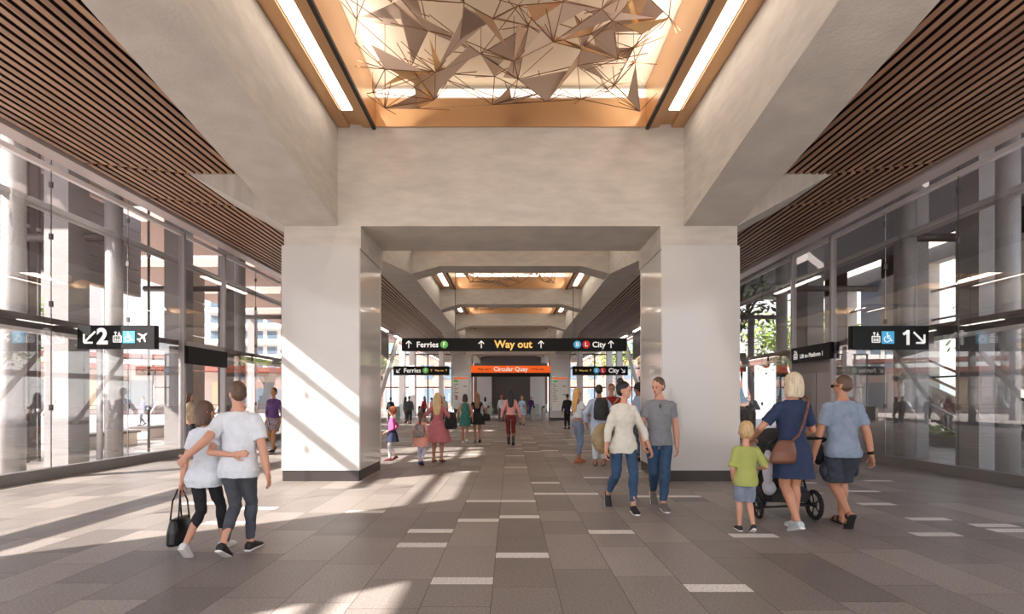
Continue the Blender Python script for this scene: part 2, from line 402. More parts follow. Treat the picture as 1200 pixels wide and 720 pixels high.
# ---- folded bronze sculpture in each coffer
def sculpture(y0, y1, seed, ntri, nrod, label, detail=True):
    R = random.Random(seed)
    L = y1 - y0; t = thing('ceiling_sculpture', label, 'ceiling sculpture', (0, (y0 + y1) / 2, 7.32), 0, 'bronze star sculptures in the coffers')
    pts = []
    nx, ny = 9, max(5, int(L / .6))
    for i in range(nx):
        for j in range(ny):
            x = -2.28 + 4.56 * (i + .5) / nx + R.uniform(-.26, .26); y = -L / 2 + .12 + (L - .24) * (j + .5) / ny + R.uniform(-.28, .28)
            pts.append(Vector((max(-2.4, min(2.4, x)), max(-L / 2 + .1, min(L / 2 - .1, y)), -.74 + .55 * R.random() ** 1.3)))
    near = lambda p: sorted(pts, key=lambda q: (q - p).length)[1:8]
    b = B(); seen = set()
    k = 0
    while k < nrod:
        p = R.choice(pts); q = R.choice(near(p))
        if R.random() < .35:   # spokes to smaller satellite points
            q = p + Vector((R.uniform(-.55, .55), R.uniform(-.55, .55), R.uniform(.0, .25)))
            q.z = max(-.76, min(-.08, q.z)); q.x = max(-2.44, min(2.44, q.x)); q.y = max(-L / 2 + .06, min(L / 2 - .06, q.y))
        tube(b, p, q, .0075 if detail else .012, seg=4); k += 1
    for p in pts[::3]: tube(b, p, (p.x, p.y, 0), .005, seg=4)
    obj('rod_lattice', b, rod_m, t)
    n = 0; mats_ = [copper_dark, copper_dark, copper_dark, mat('pale_bronze_sheet', (226, 186, 146), .3, metal=.7), mat('bright_brass_sheet', (250, 206, 150), .25, metal=.6)]
    while n < ntri:
        p = R.choice(pts); nb = near(p)[:6]; a, c = R.sample(nb, 2)
        if not .12 < (a - p).cross(c - p).length < .55 or (detail and p.y < -.9): continue
        if abs((a - p).cross(c - p).normalized().z) < .55 and R.random() < .7: continue
        sh = R.uniform(.7, 1.0); a = p + (a - p) * sh; c = p + (c - p) * R.uniform(.5, 1)
        nn = (a - p).cross(c - p).normalized() * .004
        b = B(); A = [b.verts.new(q - nn) for q in (p, a, c)]; C = [b.verts.new(q + nn) for q in (p, a, c)]
        b.faces.new(A[::-1]); b.faces.new(C)
        for i in range(3): b.faces.new((A[i], A[(i + 1) % 3], C[(i + 1) % 3], C[i]))
        bmesh.ops.recalc_face_normals(b, faces=b.faces)
        obj('triangular_panel', b, R.choice(mats_), t); n += 1
sculpture(4.0, 9.78, 11, 84, 680, 'large lattice of bronze triangles and rods in the nearest ceiling coffer')
sculpture(11.42, 17.2, 12, 20, 90, 'bronze triangle lattice in the coffer just past the portal beam', False)
sculpture(18.1, 24.1, 13, 40, 120, 'bronze triangle lattice seen through the portal, first of the far coffers', False)
sculpture(25.0, 31.1, 14, 30, 90, 'bronze triangle lattice in the next coffer further back, a thin gold band', False)
sculpture(32.0, 37.6, 15, 20, 60, 'bronze triangle lattice in the last coffer, barely a sliver', False)

# ---- glazed side walls
win = 0
joints = {-1: 10.2, 1: 10.47}
for s in (-1, 1):
    j0 = joints[s]
    XG = 8.86
    bm = B(); xa, xb = sorted((s * 8.78, s * 8.95))
    y_open0 = j0 + 2.045 * 2; y_open1 = y_open0 + 2.045
    box(bm, xa, xb, -1.6 if s < 0 else 4, y_open0, 0, .2)
    if s < 0: box(bm, xa, xb, -4, -1.6, 0, .2)
    box(bm, xa, xb, y_open1, 37.5, 0, .2)
    obj('baseboard_' + ('left' if s < 0 else 'right'), bm, mat('base_channel', (122, 117, 115), .35, metal=.3), kind='structure')
    bm = B(); box(bm, *sorted((s * 8.84, s * 8.94)), -4, 60, 5.93, 6.03); obj('trim_1' if s < 0 else 'trim_2', bm, rail_white, kind='structure')
    k = -7
    while True:
        y = j0 + 2.045 * k
        if y > 36: break
        if not (s < 0 and -1.6 < y + 1 < 1.7) and not (s > 0 and y + 1 < 4) and k != 2:
            win += 1; bm = B(); box(bm, s * XG - .008, s * XG + .008, y + .008, y + 2.037, .2, 7.14)
            g = obj('window_%d' % win, bm, glass, kind='structure')
            bm = B()
            for z in (1.3, 3.3, 4.6, 5.6):
                box(bm, s * XG - .03, s * XG + .03, y - .02, y + .02, z, z + .11)
            box(bm, s * XG - .006, s * XG + .006, y - .007, y + .007, .2, 7.14)
            obj('glass_clamp', bm, alu_dark, g)
        if k == 2:   # glazed lights above the opening
            win += 1; bm = B(); box(bm, s * XG - .008, s * XG + .008, y + .008, y + 2.037, 3.1, 7.14)
            obj('window_%d' % win, bm, glass, kind='structure')
            bm = B(); box(bm, *sorted((s * 8.8, s * 8.95)), y - .03, y + .05, 0, 6.0); box(bm, *sorted((s * 8.8, s * 8.95)), y + 2.0, y + 2.08, 0, 6.0)
            box(bm, *sorted((s * 8.8, s * 8.95)), y, y + 2.05, 2.95, 3.1); obj('door_frame_' + ('left' if s < 0 else 'right'), bm, alu, kind='structure')
        k += 1
    # transom just outside the glass
    bm = B(); box(bm, *sorted((s * 8.95, s * 9.12)), 2 if s < 0 else 4, 37, 2.84, 3.10); obj('transom', bm, alu_dark, kind='structure')
    bm = B(); box(bm, *sorted((s * 8.94, s * 9.13)), 2 if s < 0 else 4, 37, 2.77, 2.84); obj('transom_edge', bm, rail_white, kind='structure')
    # round posts, rails, struts
    for y in (-2.6, 1.2, 9.92, 12.43, 18.2, 24.5, 31.0):
        if s > 0 and y < 4: continue
        if y == 1.2: continue
        bm = B(); tube(bm, (s * 9.32, y, 0), (s * 9.32, y, 7.14), .18, seg=28)
        ell(bm, (s * 9.32, y, 5.72), (.183, .183, .03), n=28)
        obj('post', bm, steel_paint, kind='structure')
        if y > 4 :
            bm = B(); tube(bm, (s * 9.5, y, 5.32), (s * 12.6, y, 5.32), .1, seg=16); obj('strut', bm, alu_dark, kind='structure')
    bm = B(); tube(bm, (s * 9.32, 4.2, 5.36), (s * 9.32, 37, 5.36), .095, seg=18); obj('rail', bm, steel_paint, kind='structure')

# end wall far behind the gates
bm = B(); box(bm, -3.2, 3.2, 56, 56.3, 0, 6); box(bm, -4.2, 4.2, 60.2, 60.5, 0, 7.6); obj('wall_end', bm, mat('dim_wall', (112, 104, 100), .5), kind='structure')
for x in (-2.7, 2.75):
    bm = B(); box(bm, x - .75, x + .75, 54.2, 55.6, 0, 4.8); obj('end_column', bm, cladding, kind='structure')

# diagonal side struts and strip lights beyond the portal
for s in (-1, 1):
    for (ya, yb) in ((19.5, 24.0), (25.5, 30.0), (31.5, 36.0)):
        bm = B(); tube(bm, (s * 8.3, ya, 0), (s * 7.7, yb, 5.6), .16, seg=4); obj('diagonal_brace', bm, rail_white, kind='structure')
    for i, (ya, yb) in enumerate(((17.6, 20.5), (27, 32), (34, 37), (48, 58))):
        t = thing('tube_light', 'ceiling edge tube light on the %s aisle, %s' % ('left' if s < 0 else 'right', ['nearest, by the copper end of the soffit', 'second along', 'third along, above the gates', 'long one beyond the gates'][i]), 'light',
                  (s * 7.45, (ya + yb) / 2, 5.6), 0, 'tube lights along the aisle ceilings')
        b = B(); box(b, -.09, .09, -(yb - ya) / 2, (yb - ya) / 2, .02, .078); obj('housing', b, alu, t)
        b = B(); box(b, -.07, .07, -(yb - ya) / 2 + .02, (yb - ya) / 2 - .02, -.02, .02); obj('diffuser', b, led_m, t)

# ================================================================ SIGNS
def text(body, size, m, parent, x, z, y=-.001, name='lettering', bold=.0, align='LEFT', label=None, depth=.002):
    cu = bpy.data.curves.new('t', 'FONT'); cu.body = body; cu.size = size; cu.align_x = align; cu.align_y = 'CENTER'
    cu.extrude = depth; cu.offset = bold; cu.resolution_u = 3
    tmp = bpy.data.objects.new('t', cu); me = bpy.data.meshes.new_from_object(tmp); bpy.data.objects.remove(tmp)
    me.materials.clear(); me.materials.append(m)
    o = link(name, me, parent); o.location = (x, y, z); o.rotation_euler = (PI / 2, 0, 0)
    if label: o['label'] = label
    return o
def stroke(bm, p, q, w, y=-.002):
    p, q = Vector((p[0], p[1])), Vector((q[0], q[1])); d = (q - p).normalized(); n = Vector((-d.y, d.x)) * w / 2
    prism(bm, [tuple(p + n), tuple(q + n), tuple(q - n), tuple(p - n)], 'y', y - .002, y + .004)
def arrow(parent, x, z, size, ang, m=None, w=None):
    b = B(); d = Vector((math.cos(ang), math.sin(ang))); c = Vector((x, z)); w = w or size * .14
    t = c + d * size / 2; stroke(b, c - d * size / 2, t - d * .02, w)
    for k in (-1, 1):
        e = Vector((math.cos(ang + PI + k * .78), math.sin(ang + PI + k * .78))); stroke(b, t, t + e * size * .55, w)
    obj('arrow', b, m or sign_white, parent)
def disc(parent, x, z, r, m, letter, size):
    b = B(); prism(b, [(x + r * math.cos(a * PI / 12), z + r * math.sin(a * PI / 12)) for a in range(24)], 'y', -.006, .002)
    o = obj('route_disc', b, m, parent); text(letter, size, sign_white, o, x, z, -.0075, align='CENTER', bold=.004, name='letter')
def lift_icon(parent, x, z, s):
    b = B(); w = s * .09
    for p, q in (((-.4, -.5), (.4, -.5)), ((-.4, .12), (.4, .12)), ((-.4, -.5), (-.4, .12)), ((.4, -.5), (.4, .12))):
        stroke(b, (x + p[0] * s, z + p[1] * s), (x + q[0] * s, z + q[1] * s), w)
    for k in (-.2, 0, .2):
        stroke(b, (x + k * s, z - .4 * s), (x + k * s, z - .12 * s), s * .12); stroke(b, (x + k * s, z - .05 * s), (x + k * s, z + .04 * s), s * .09)
    for k, d in ((-.18, 1), (.18, -1)):
        stroke(b, (x + k * s, z + .2 * s), (x + k * s, z + .55 * s), w * .8); zt = z + (.55 if d > 0 else .2) * s
        for e in (-.12, .12): stroke(b, (x + k * s, zt), (x + (k + e) * s, zt - d * .13 * s), w * .8)
    obj('lift_pictogram', b, sign_white, parent)
def wheelchair_icon(parent, x, z, s):
    b = B(); box(b, x - s / 2, x + s / 2, -.004, .002, z - s / 2, z + s / 2); o = obj('access_panel', b, sign_blue, parent)
    b = B(); w = s * .08; y = -.006
    prism(b, [(x - .06 * s + s * .07 * math.cos(a), z + .34 * s + s * .07 * math.sin(a)) for a in [k * PI / 6 for k in range(12)]], 'y', y - .002, y + .002)
    for p, q in (((-.06, .24), (-.03, -.04)), ((-.05, .12), (.16, .12)), ((-.03, -.04), (.17, -.04)), ((.17, -.04), (.26, -.28)), ((.26, -.28), (.36, -.25))):
        stroke(b, (x + p[0] * s, z + p[1] * s), (x + q[0] * s, z + q[1] * s), w, y)
    arc = [(-.08 + .23 * math.cos(a), -.14 + .23 * math.sin(a)) for a in [PI * .62 + k * .42 for k in range(11)]]
    for p, q in zip(arc, arc[1:]): stroke(b, (x + p[0] * s, z + p[1] * s), (x + q[0] * s, z + q[1] * s), w * .8, y)
    obj('wheelchair_pictogram', b, sign_white, o)
def plane_icon(parent, x, z, s):
    b = B(); R = Matrix.Rotation(math.radians(-50), 2)
    for poly in ([(-.05, -.45), (.05, -.45), (.07, .35), (0, .5), (-.07, .35)], [(-.45, -.12), (-.45, -.04), (0, .2), (.45, -.04), (.45, -.12), (0, 0)], [(-.18, -.45), (-.18, -.38), (0, -.26), (.18, -.38), (.18, -.45), (0, -.4)]):
        prism(b, [(x + (R @ Vector(p) * s).x, z + (R @ Vector(p) * s).y) for p in poly], 'y', -.004, .002)
    obj('plane_pictogram', b, sign_white, parent)
def sign_board(label, name, x0, x1, z0, z1, y, depth, rz=0, loc=None, group=None, rod=True):
    """board in local coords: x from 0..w centred, front face at local y=0, facing -y"""
    w, h = x1 - x0, z1 - z0
    t = thing(name, label, 'sign', loc or ((x0 + x1) / 2, y, (z0 + z1) / 2), rz, group)
    b = B(); box(b, -w / 2, w / 2, .003, depth, -h / 2, h / 2)
    bmesh.ops.bevel(b, geom=[e for e in b.edges if abs((e.verts[0].co - e.verts[1].co).z) > h * .5], offset=min(.03, depth * .4), segments=3, affect='EDGES')
    obj('board', b, sign_black, t)
    return t
def px_x(px, y): return (px - VX) / FPX * y
def px_z(py, y): return EYE + (VY - py) / FPX * y

# --- hanging way-out sign across the hall
Y = 17.86; k = Y / FPX
t = sign_board('long black hanging sign across the hall with amber Way out lettering', 'wayfinding_sign', px_x(470.5, Y), px_x(735, Y), px_z(411.5, Y), px_z(396.5, Y), Y, .18)
cx = (px_x(470.5, Y) + px_x(735, Y)) / 2; LX = lambda p: px_x(p, Y) - cx
for p in (479, 564, 634, 716): arrow(t, LX(p), 0, .24, PI / 2)
text('Ferries', .265, sign_white, t, LX(488), -.01, bold=.006); text('City', .265, sign_white, t, LX(694), -.01, bold=.006)
text('Way out', .355, sign_amber, t, LX(579.5), 0, bold=.009)
disc(t, LX(520.5), 0, .13, sign_green, 'F', .2); disc(t, LX(676.5), 0, .13, sign_blue, 'B', .2); disc(t, LX(687), 0, .13, sign_red, 'L', .2)
b = B()
for xx in (-2.0, 2.0): tube(b, (xx, .09, .2), (xx, .09, 2.44), .012, seg=6)
obj('hanger', b, alu_dark, t)
# --- side-aisle signs above the gates
Y = 36.3
def aisle(px0, px1, label):
    t = sign_board(label, 'wayfinding_sign', px_x(px0, Y), px_x(px1, Y), px_z(439.5, Y), px_z(429.5, Y), Y, .2)
    c = (px_x(px0, Y) + px_x(px1, Y)) / 2
    w = (px_x(px1, Y) - px_x(px0, Y)) / 2
    b = B()
    for xx in (-w * .8, w * .8): tube(b, (xx, .1, .28), (xx, .1, 2.2), .02, seg=6)
    obj('hanger', b, alu_dark, t)
    b = B(); box(b, -w, w, .02, .18, -.34, -.30); obj('light_rail', b, alu, t)
    return t, (lambda p: px_x(p, Y) - c)
t, LX = aisle(461, 526.5, 'black Ferries sign over the gates in the left aisle')
arrow(t, LX(467), 0, .36, math.radians(225)); text('Ferries', .42, sign_white, t, LX(473), -.01, bold=.01); disc(t, LX(498.7), 0, .21, sign_green, 'F', .3)
arrow(t, LX(505.5), 0, .16, PI / 2, sign_amber); text('Way out', .17, sign_amber, t, LX(509.5), 0, bold=.003); arrow(t, LX(523), 0, .16, PI / 2, sign_amber)
t, LX = aisle(671, 736, 'black City sign over the gates in the right aisle')
arrow(t, LX(675), 0, .16, PI / 2, sign_amber); text('Way out', .17, sign_amber, t, LX(678.5), 0, bold=.003); arrow(t, LX(692), 0, .16, PI / 2, sign_amber)
disc(t, LX(699), 0, .21, sign_blue, 'B', .3); disc(t, LX(706.5), 0, .21, sign_red, 'L', .3); text('City', .42, sign_white, t, LX(713), -.01, bold=.01); arrow(t, LX(730), 0, .36, math.radians(-45))
# --- orange header
Y = 37.4
t = thing('station_header', 'orange Circular Quay sign spanning the gates between the far columns', 'sign', (px_x(598.5, Y), Y, px_z(433, Y)), 0)
b = B(); box(b, -2.8, 2.8, .003, .25, -.24, .25); obj('board', b, sign_orange, t)
b = B(); box(b, -2.8, 2.8, .0, .27, -.52, -.24); obj('lower_panel', b, sign_black, t)
text('Circular Quay', .42, sign_white, t, 0, 0, align='CENTER', bold=.01)
for xx in (-1.95, 1.95): text('Way out', .22, mat('sign_dark_text', (90, 36, 12), .5), t, xx, 0, align='CENTER', bold=.004)
for xx in (-1.45, 1.45): arrow(t, xx, 0, .16, PI / 2, mat('sign_dark_text'))
# --- lift signs on the glass walls
Y = 10.72
t = sign_board('black illuminated sign with 2, lift, wheelchair and plane symbols, fixed to the left glass', 'platform_sign', px_x(89, Y), px_x(182.5, Y), px_z(409, Y), px_z(381.5, Y), Y, .13)
c = (px_x(89, Y) + px_x(182.5, Y)) / 2; LX = lambda p: px_x(p, Y) - c
arrow(t, LX(105), .0, .24 * 1.35, math.radians(225), w=.04)
text('2', .44, sign_white, t, LX(113.5), 0, bold=.018)
lift_icon(t, LX(137.5), -.0, .2); wheelchair_icon(t, LX(151), 0, .24); plane_icon(t, LX(167), 0, .25)
Y = 11.05
t = sign_board('black illuminated sign with 1, lift and wheelchair symbols, fixed to the right glass', 'platform_sign', px_x(997.5, Y), px_x(1090, Y), px_z(409.5, Y), px_z(382, Y), Y, .13)
c = (px_x(997.5, Y) + px_x(1090, Y)) / 2; LX = lambda p: px_x(p, Y) - c
lift_icon(t, LX(1026.5), 0, .2); wheelchair_icon(t, LX(1040.5), 0, .26)
b = B(); stroke(b, (LX(1064), -.155), (LX(1064), .155), .062); stroke(b, (LX(1064) + .015, .135), (LX(1064) - .10, .065), .055); obj('numeral', b, sign_white, t); arrow(t, LX(1077), 0, .32, math.radians(-45), w=.04)
b = B(); box(b, .82, .93, .03, .10, -.12, .12); obj('bracket', b, alu_dark, t)
t = sign_board('small black Lift to Platform 1 sign above the grey lift doors', 'lift_sign', -1.02, 1.02, -.22, .23, 0, .12, rz=-PI / 2, loc=(8.72, 15.45, 2.86))
lift_icon(t, -.75, 0, .24); text('Lift to Platform 1', .17, sign_white, t, -.5, -.06, bold=.004)
t = sign_board('plain black sign board over the open doorway in the left glass', 'lift_sign', -1.02, 1.02, -.24, .24, 0, .12, rz=PI / 2, loc=(-8.72, 15.3, 2.72))

# --- information boards on the far columns
def info(x, label):
    t = thing('information_board', label, 'board', (x, 37.585, 1.9), 0, None)
    b = B(); box(b, -.55, .55, -.03, .006, -1.2, 1.25); obj('panel', b, mat('board_white', (236, 234, 230), .4), t)
    b = B(); box(b, -.5, .5, -.035, -.03, 1.05, 1.15); obj('header_strip', b, sign_orange, t)
    b = B(); box(b, -.5, -.2, -.035, -.03, .82, .97); obj('green_patch', b, sign_green, t)
    R = random.Random(int(x * 10) + 50); b = B()
    for i in range(9):
        zz = .65 - i * .15; box(b, -.5, -.5 + R.uniform(.15, .35), -.034, -.03, zz, zz + .04)
        if i % 4 == 1: box(b, .2, .42, -.034, -.03, zz, zz + .06)
    obj('text_lines', b, mat('print_grey', (120, 116, 112), .6), t)
info(-3.55, 'white information board with orange strip on the left far column')
info(3.5, 'white information board with orange strip on the right far column')

# ================================================================ TICKET GATES
def gate():
    t = thing('ticket_gate', 'stainless ticket gate in the row below the aisle signs and orange header', 'ticket gate', (0, 0, 0), 0, 'ticket gates')
    b = B(); box(b, -.10, .10, -.8, .8, 0, 1.0); bmesh.ops.bevel(b, geom=[e for e in b.edges if abs((e.verts[0].co - e.verts[1].co).y) > 1 and e.verts[0].co.z > .5], offset=.05, segments=3, affect='EDGES')
    obj('pedestal', b, mat('gate_steel', (150, 144, 138), .3, metal=.7), t)
    b = B(); box(b, .1, .42, -.012, .012, .3, 1.15); obj('paddle', b, glass_low, t)
    b = B(); box(b, -.06, .06, -.806, -.7, .9, 1.05); obj('reader', b, sign_black, t)
    return t
g0 = gate(); gi = 0
gx = [-8.3, -7.4, -6.5, -5.6, -4.75, -2.4, -1.6, -.8, 0.1, .9, 1.65, 2.35, 4.75, 5.6, 6.5, 7.4, 8.2]
for i, x in enumerate(gx):
    g = g0 if i == 0 else tree_copy(g0)
    g.location = (x, 38.4, 0)
    nm = 'left aisle beneath the Ferries sign' if x < -4 else ('middle row beneath the orange header' if x < 4 else 'right aisle beneath the City sign')
    g['label'] = 'stainless ticket gate, ' + nm; g['group'] = 'ticket gates in the ' + nm.split(' beneath')[0]

# ================================================================ OUTSIDE
ground_m = mat('plaza_paving', (196, 186, 178), .8, var=.1, vscale=.8)
for x0, x1, nm in ((-140, -14, 'ground'), (14, 90, 'ground')):
    bm = B(); box(bm, x0, x1, -60, 260, -.3, -.01); obj(nm, bm, ground_m, kind='structure')
bm = B(); box(bm, -14, 14, 62, 260, -.3, -.01); box(bm, -14, 14, -60, -6, -.3, -.01); obj('ground', bm, ground_m, kind='structure')
canopy_m = mat('canopy_soffit', (178, 150, 138), .7, var=.08, vscale=2, stretch=(.2, 6, 1))
for i, (ya, yb) in enumerate(((9.6, 17.5), (19, 23.5), (25.5, 30), (32, 37), (39.5, 60))):
    bm = B(); box(bm, -19.6, -9.9, ya, yb, 7.9, 8.3); obj('outer_canopy', bm, canopy_m, kind='structure')
bm = B(); box(bm, 9.9, 16.9, 7, 34, 7.9, 8.3); obj('outer_canopy', bm, mat('added_canopy_dark', (92, 84, 92), .6), kind='structure')  # added on the right to block the sky and darken the upper glass
for y in (16, 24.5, 38):
    bm = B(); box(bm, -18.8, -18.3, y - .25, y + .25, 0, 7.9); obj('canopy_pillar', bm, steel_paint, kind='structure')
clad_m = mat('grey_wall_cladding', (132, 127, 126), .6, var=.06, vscale=2)
# left service core next to the glass: pillars, ribbed upper panel
for (xa, xb, ya, yb, z1) in ((-10.5, -9.95, 11.9, 12.5, 7.8), (-12.6, -12.0, 12.6, 13.4, 7.8), (-11.4, -10.8, 17.4, 18.0, 7.8), (-11.4, -10.8, 20.6, 21.2, 7.8)):
    bm = B(); box(bm, xa, xb, ya, yb, 0, z1); obj('pillar', bm, clad_m, kind='structure')
bm = B()
for i in range(6): box(bm, -13.2, -13.0, 13.6, 18.6, 5.1 + i * .45, 5.53 + i * .45)
obj('wall_cladding', bm, clad_m, kind='structure')
bm = B()
for i in range(5): box(bm, -11.9 , -11.8, 18.2 + i * .0, 20.4, 0.0 + i * 1.3, 1.27 + i * 1.3)
obj('wall_cladding', bm, mat('buff_stone', (190, 168, 150), .7, var=.08, vscale=3), kind='structure')
for i, y in enumerate((11.4, 11.75, 12.0, 12.3, 12.6, 14.6)):
    t = thing('drain_pipe', 'thin dark vertical pipe outside the left glass', 'pipe', (-11.5 if i < 5 else -10.4, y + .6, 0), 0, 'vertical pipes outside the left glass')
    b = B(); tube(b, (0, 0, 0), (0, 0, 7.9), .035, seg=8); obj('pipe', b, alu_dark, t)
    b = B()
    for z in (1.2, 3.4, 5.6): tube(b, (0, 0, z), (0, 0, z + .08), .05, seg=8)
    obj('bracket', b, alu, t)

def building(name, label, x0, x1, y0, y1, h, wall, floors, bays, glassm, balcony=False, face='y'):
    t = thing(name, label, 'building', ((x0 + x1) / 2, (y0 + y1) / 2, 0))
    w, d = (x1 - x0) / 2, (y1 - y0) / 2
    b = B(); box(b, -w, w, -d, d, 0, h); obj('wall', b, wall, t)
    b = B(); box(b, -w - .3, w + .3, -d - .3, d + .3, h, h + .4); obj('roof', b, alu, t)
    fh = h / floors
    for f in range(floors):
        for i in range(bays):
            b = B()
            if face == 'y':
                bw = 2 * w / bays; xa = -w + i * bw + bw * .15; box(b, xa, xa + bw * .7, -d - .05, -d + .1, f * fh + fh * .25, f * fh + fh * .85)
            else:
                sgn = 1 if face == '+x' else -1; bw = 2 * d / bays; ya = -d + i * bw + bw * .15
                box(b, *sorted((sgn * (w + .05), sgn * (w - .1))), ya, ya + bw * .7, f * fh + fh * .25, f * fh + fh * .85)
            obj('window', b, glassm, t)
        if balcony:
            b = B()
            if face == 'y': box(b, -w - .2, w + .2, -d - 1.2, -d, f * fh - .1, f * fh + .1); box(b, -w - .2, w + .2, -d - 1.2, -d - 1.1, f * fh, f * fh + 1.0)
            obj('balcony', b, mat('balcony_white', (232, 228, 222), .6), t)
    return t
dark_glass = mat('facade_glass', (104, 122, 138), .15)
building('apartment_building', 'white apartment block with stacked balconies seen through the left doorway', -64, -46, 112, 126, 23, mat('render_white', (226, 220, 212), .8), 7, 6, dark_glass, True)
building('office_building', 'tall pale building far behind the plaza at left', -120, -84, 90, 110, 26, mat('render_grey', (206, 200, 196), .8), 6, 9, dark_glass)
# long low pavilion with reddish roof bands
t = thing('plaza_pavilion', 'long low pavilion with reddish roof bands across the plaza', 'building', (-48, 48, 0), math.radians(28))
b = B(); box(b, -30, 30, 0, .3, 0, 4.6); obj('wall', b, mat('pavilion_wall', (206, 192, 182), .7, var=.12, vscale=.5), t)
for i, (z0, z1, d0) in enumerate(((4.4, 4.9, -3.0), (5.6, 6.0, -1.8))):
    b = B(); box(b, -31, 31, d0, 1.5, z0, z1); obj('roof_band', b, mat('terracotta_band', (150, 92, 78), .7), t)
for i in range(16):
    b = B(); tube(b, (-29 + i * 3.85, -2.6, 0), (-29 + i * 3.85, -2.6, 4.4), .12, seg=8); obj('roof_post', b, alu, t)
for i in range(15):
    b = B(); box(b, -28 + i * 3.85, -25.6 + i * 3.85, -.06, .05, .4, 3.4); obj('shop_window', b, mat('shop_glass', (132, 140, 146), .2) if i % 3 else mat('shop_lit', (230, 206, 170), .4), t)
# raked-post railing
t = thing('plaza_railing', 'long dark rail on slanted white posts in front of the pavilion', 'railing', (-33, 34, 0), math.radians(24))
b = B()
for z in (.5, .8, 1.1): tube(b, (-20, 0, z), (20, 0, z), .03, seg=6)
obj('rails', b, mat('rail_red_brown', (112, 76, 68), .6), t)
for i in range(21):
    b = B(); tube(b, (-20 + i * 2, 0, 0), (-19.3 + i * 2, 0, 1.35), .05, seg=6); obj('raked_post', b, rail_white, t)
# bench blocks outside the glass
for i, (x, y) in enumerate(((-13.0, 16.8), (-14.2, 21.5))):
    t = thing('stone_bench', ['dark topped stone bench just outside the left glass', 'second stone bench further out past the left doorway'][i], 'bench', (x, y, 0), 0)
    b = B(); box(b, -.3, .3, -1.2, 1.2, 0, .38); obj('base', b, mat('bench_stone', (214, 206, 198), .7), t)
    b = B(); box(b, -.36, .36, -1.3, 1.3, .38, .46); obj('seat', b, mat('bench_top', (84, 76, 72), .6), t)

def tree(label, loc, h, cr, leafm, seed, n=1500, name='tree', trunk_r=.16, lean=(0, 0)):
    R = random.Random(seed); t = thing(name, label, 'tree', loc, 0, None)
    b = B(); top = Vector((lean[0], lean[1], h * .45)); tube(b, (0, 0, 0), top, trunk_r, trunk_r * .7, 9)
    tips = []
    for i in range(8):
        a = i * PI / 4 + R.uniform(-.3, .3); e = top + Vector((math.cos(a) * cr * .6, math.sin(a) * cr * .6, h * R.uniform(.12, .38)))
        tube(b, top - Vector((0, 0, R.uniform(0, h * .1))), e, trunk_r * .5, trunk_r * .2, 6)
        for j in range(3):
            e2 = e + Vector((R.uniform(-1, 1), R.uniform(-1, 1), R.uniform(0, 1))) * cr * .4; tube(b, e, e2, trunk_r * .2, .01, 5); tips.append(e2)
        tips.append(e)
    obj('trunk', b, mat('bark', (92, 78, 68), .9, bump=.4, bscale=12), t)
    b = B()
    for i in range(n):
        c = R.choice(tips) + Vector((R.gauss(0, 1), R.gauss(0, 1), R.gauss(0, .8))) * cr * .24
        u = Vector((R.uniform(-1, 1), R.uniform(-1, 1), R.uniform(-.6, .6))).normalized(); v = u.cross(Vector((R.uniform(-1, 1), R.uniform(-1, 1), 1))).normalized(); s = R.uniform(.09, .2) * (cr / 2.5) ** .5
        b.faces.new([b.verts.new(c + p) for p in (u * s * 1.4, v * s * .6, -u * s * 1.4, -v * s * .6)])
    o = obj('foliage', b, leafm, t)
    return t
leaf = mat('leaf_green', (112, 138, 58), .6, rgb2=(160, 178, 84), vscale=1.5)
leaf_d = mat('leaf_dark', (70, 92, 50), .6, rgb2=(110, 134, 70), vscale=1.5)
tree('green tree outside the left glass at the edge of the picture', (-24.5, 24.5, 0), 7.5, 2.6, leaf, 3)
tree('dark tree with thick slanting limbs outside the right glass behind the street lamp', (13.2, 29.5, 0), 10, 2.9, leaf_d, 5, 900, trunk_r=.3, lean=(-1.2, 0))
tree('yellow-green tree beyond the right hall corner', (20.5, 38.5, 0), 8, 3.4, leaf, 6, 1800)
tree('pale green tree behind the right glass above the escalator', (24.5, 25, 0), 6, 2.6, leaf, 8, 2600)
tree('broad yellow-green tree behind the facade openings at far right', (25.0, 14.0, 0), 6, 2.4, leaf, 18, 2600)
tree('small green tree seen past the far left aisle', (-16, 62, 0), 8, 3.0, leaf, 9, 1200)
tree('small green tree seen past the far right aisle', (13, 66, 0), 9, 3.4, leaf, 10, 1200)
# right side street: stone and glass facade with openings, planter, escalator
t = thing('street_facade', 'stone and glass building facade behind the right glass wall', 'building', (17.5, 19, 0))
stone = mat('facade_stone', (206, 192, 178), .7, var=.1, vscale=1.5)
bluepane = mat('facade_blue_panel', (178, 190, 214), .3)
b = B()
for (ya, yb) in ((-9, -5.6), (-1.6, .4), (3.2, 6), (8.5, 10.5)): box(b, 0, .5, ya, yb, 0, 9)
box(b, 0, .5, -12, 11, 7.2, 9.5)
obj('stone_wall', b, stone, t)
for (ya, yb) in ((-5.6, -4.2), (.4, 1.9), (6, 7.6)):
    b = B(); box(b, .1, .4, ya, yb, 0, 7.2); obj('glass_panel', b, bluepane, t)
b = B()
for z in (1.2, 2.4, 4.8, 6.0): box(b, .15, .3, -12, 11, z, z + .07)
obj('mullion', b, alu_dark, t)
t = thing('planter', 'low planter with a clipped hedge outside the right glass', 'planter', (14.4, 17.5, 0))
b = B(); box(b, -.5, .5, -3.2, 3.2, 0, .32); obj('trough', b, mat('planter_grey', (96, 96, 108), .6), t)
b = B(); R = random.Random(4)
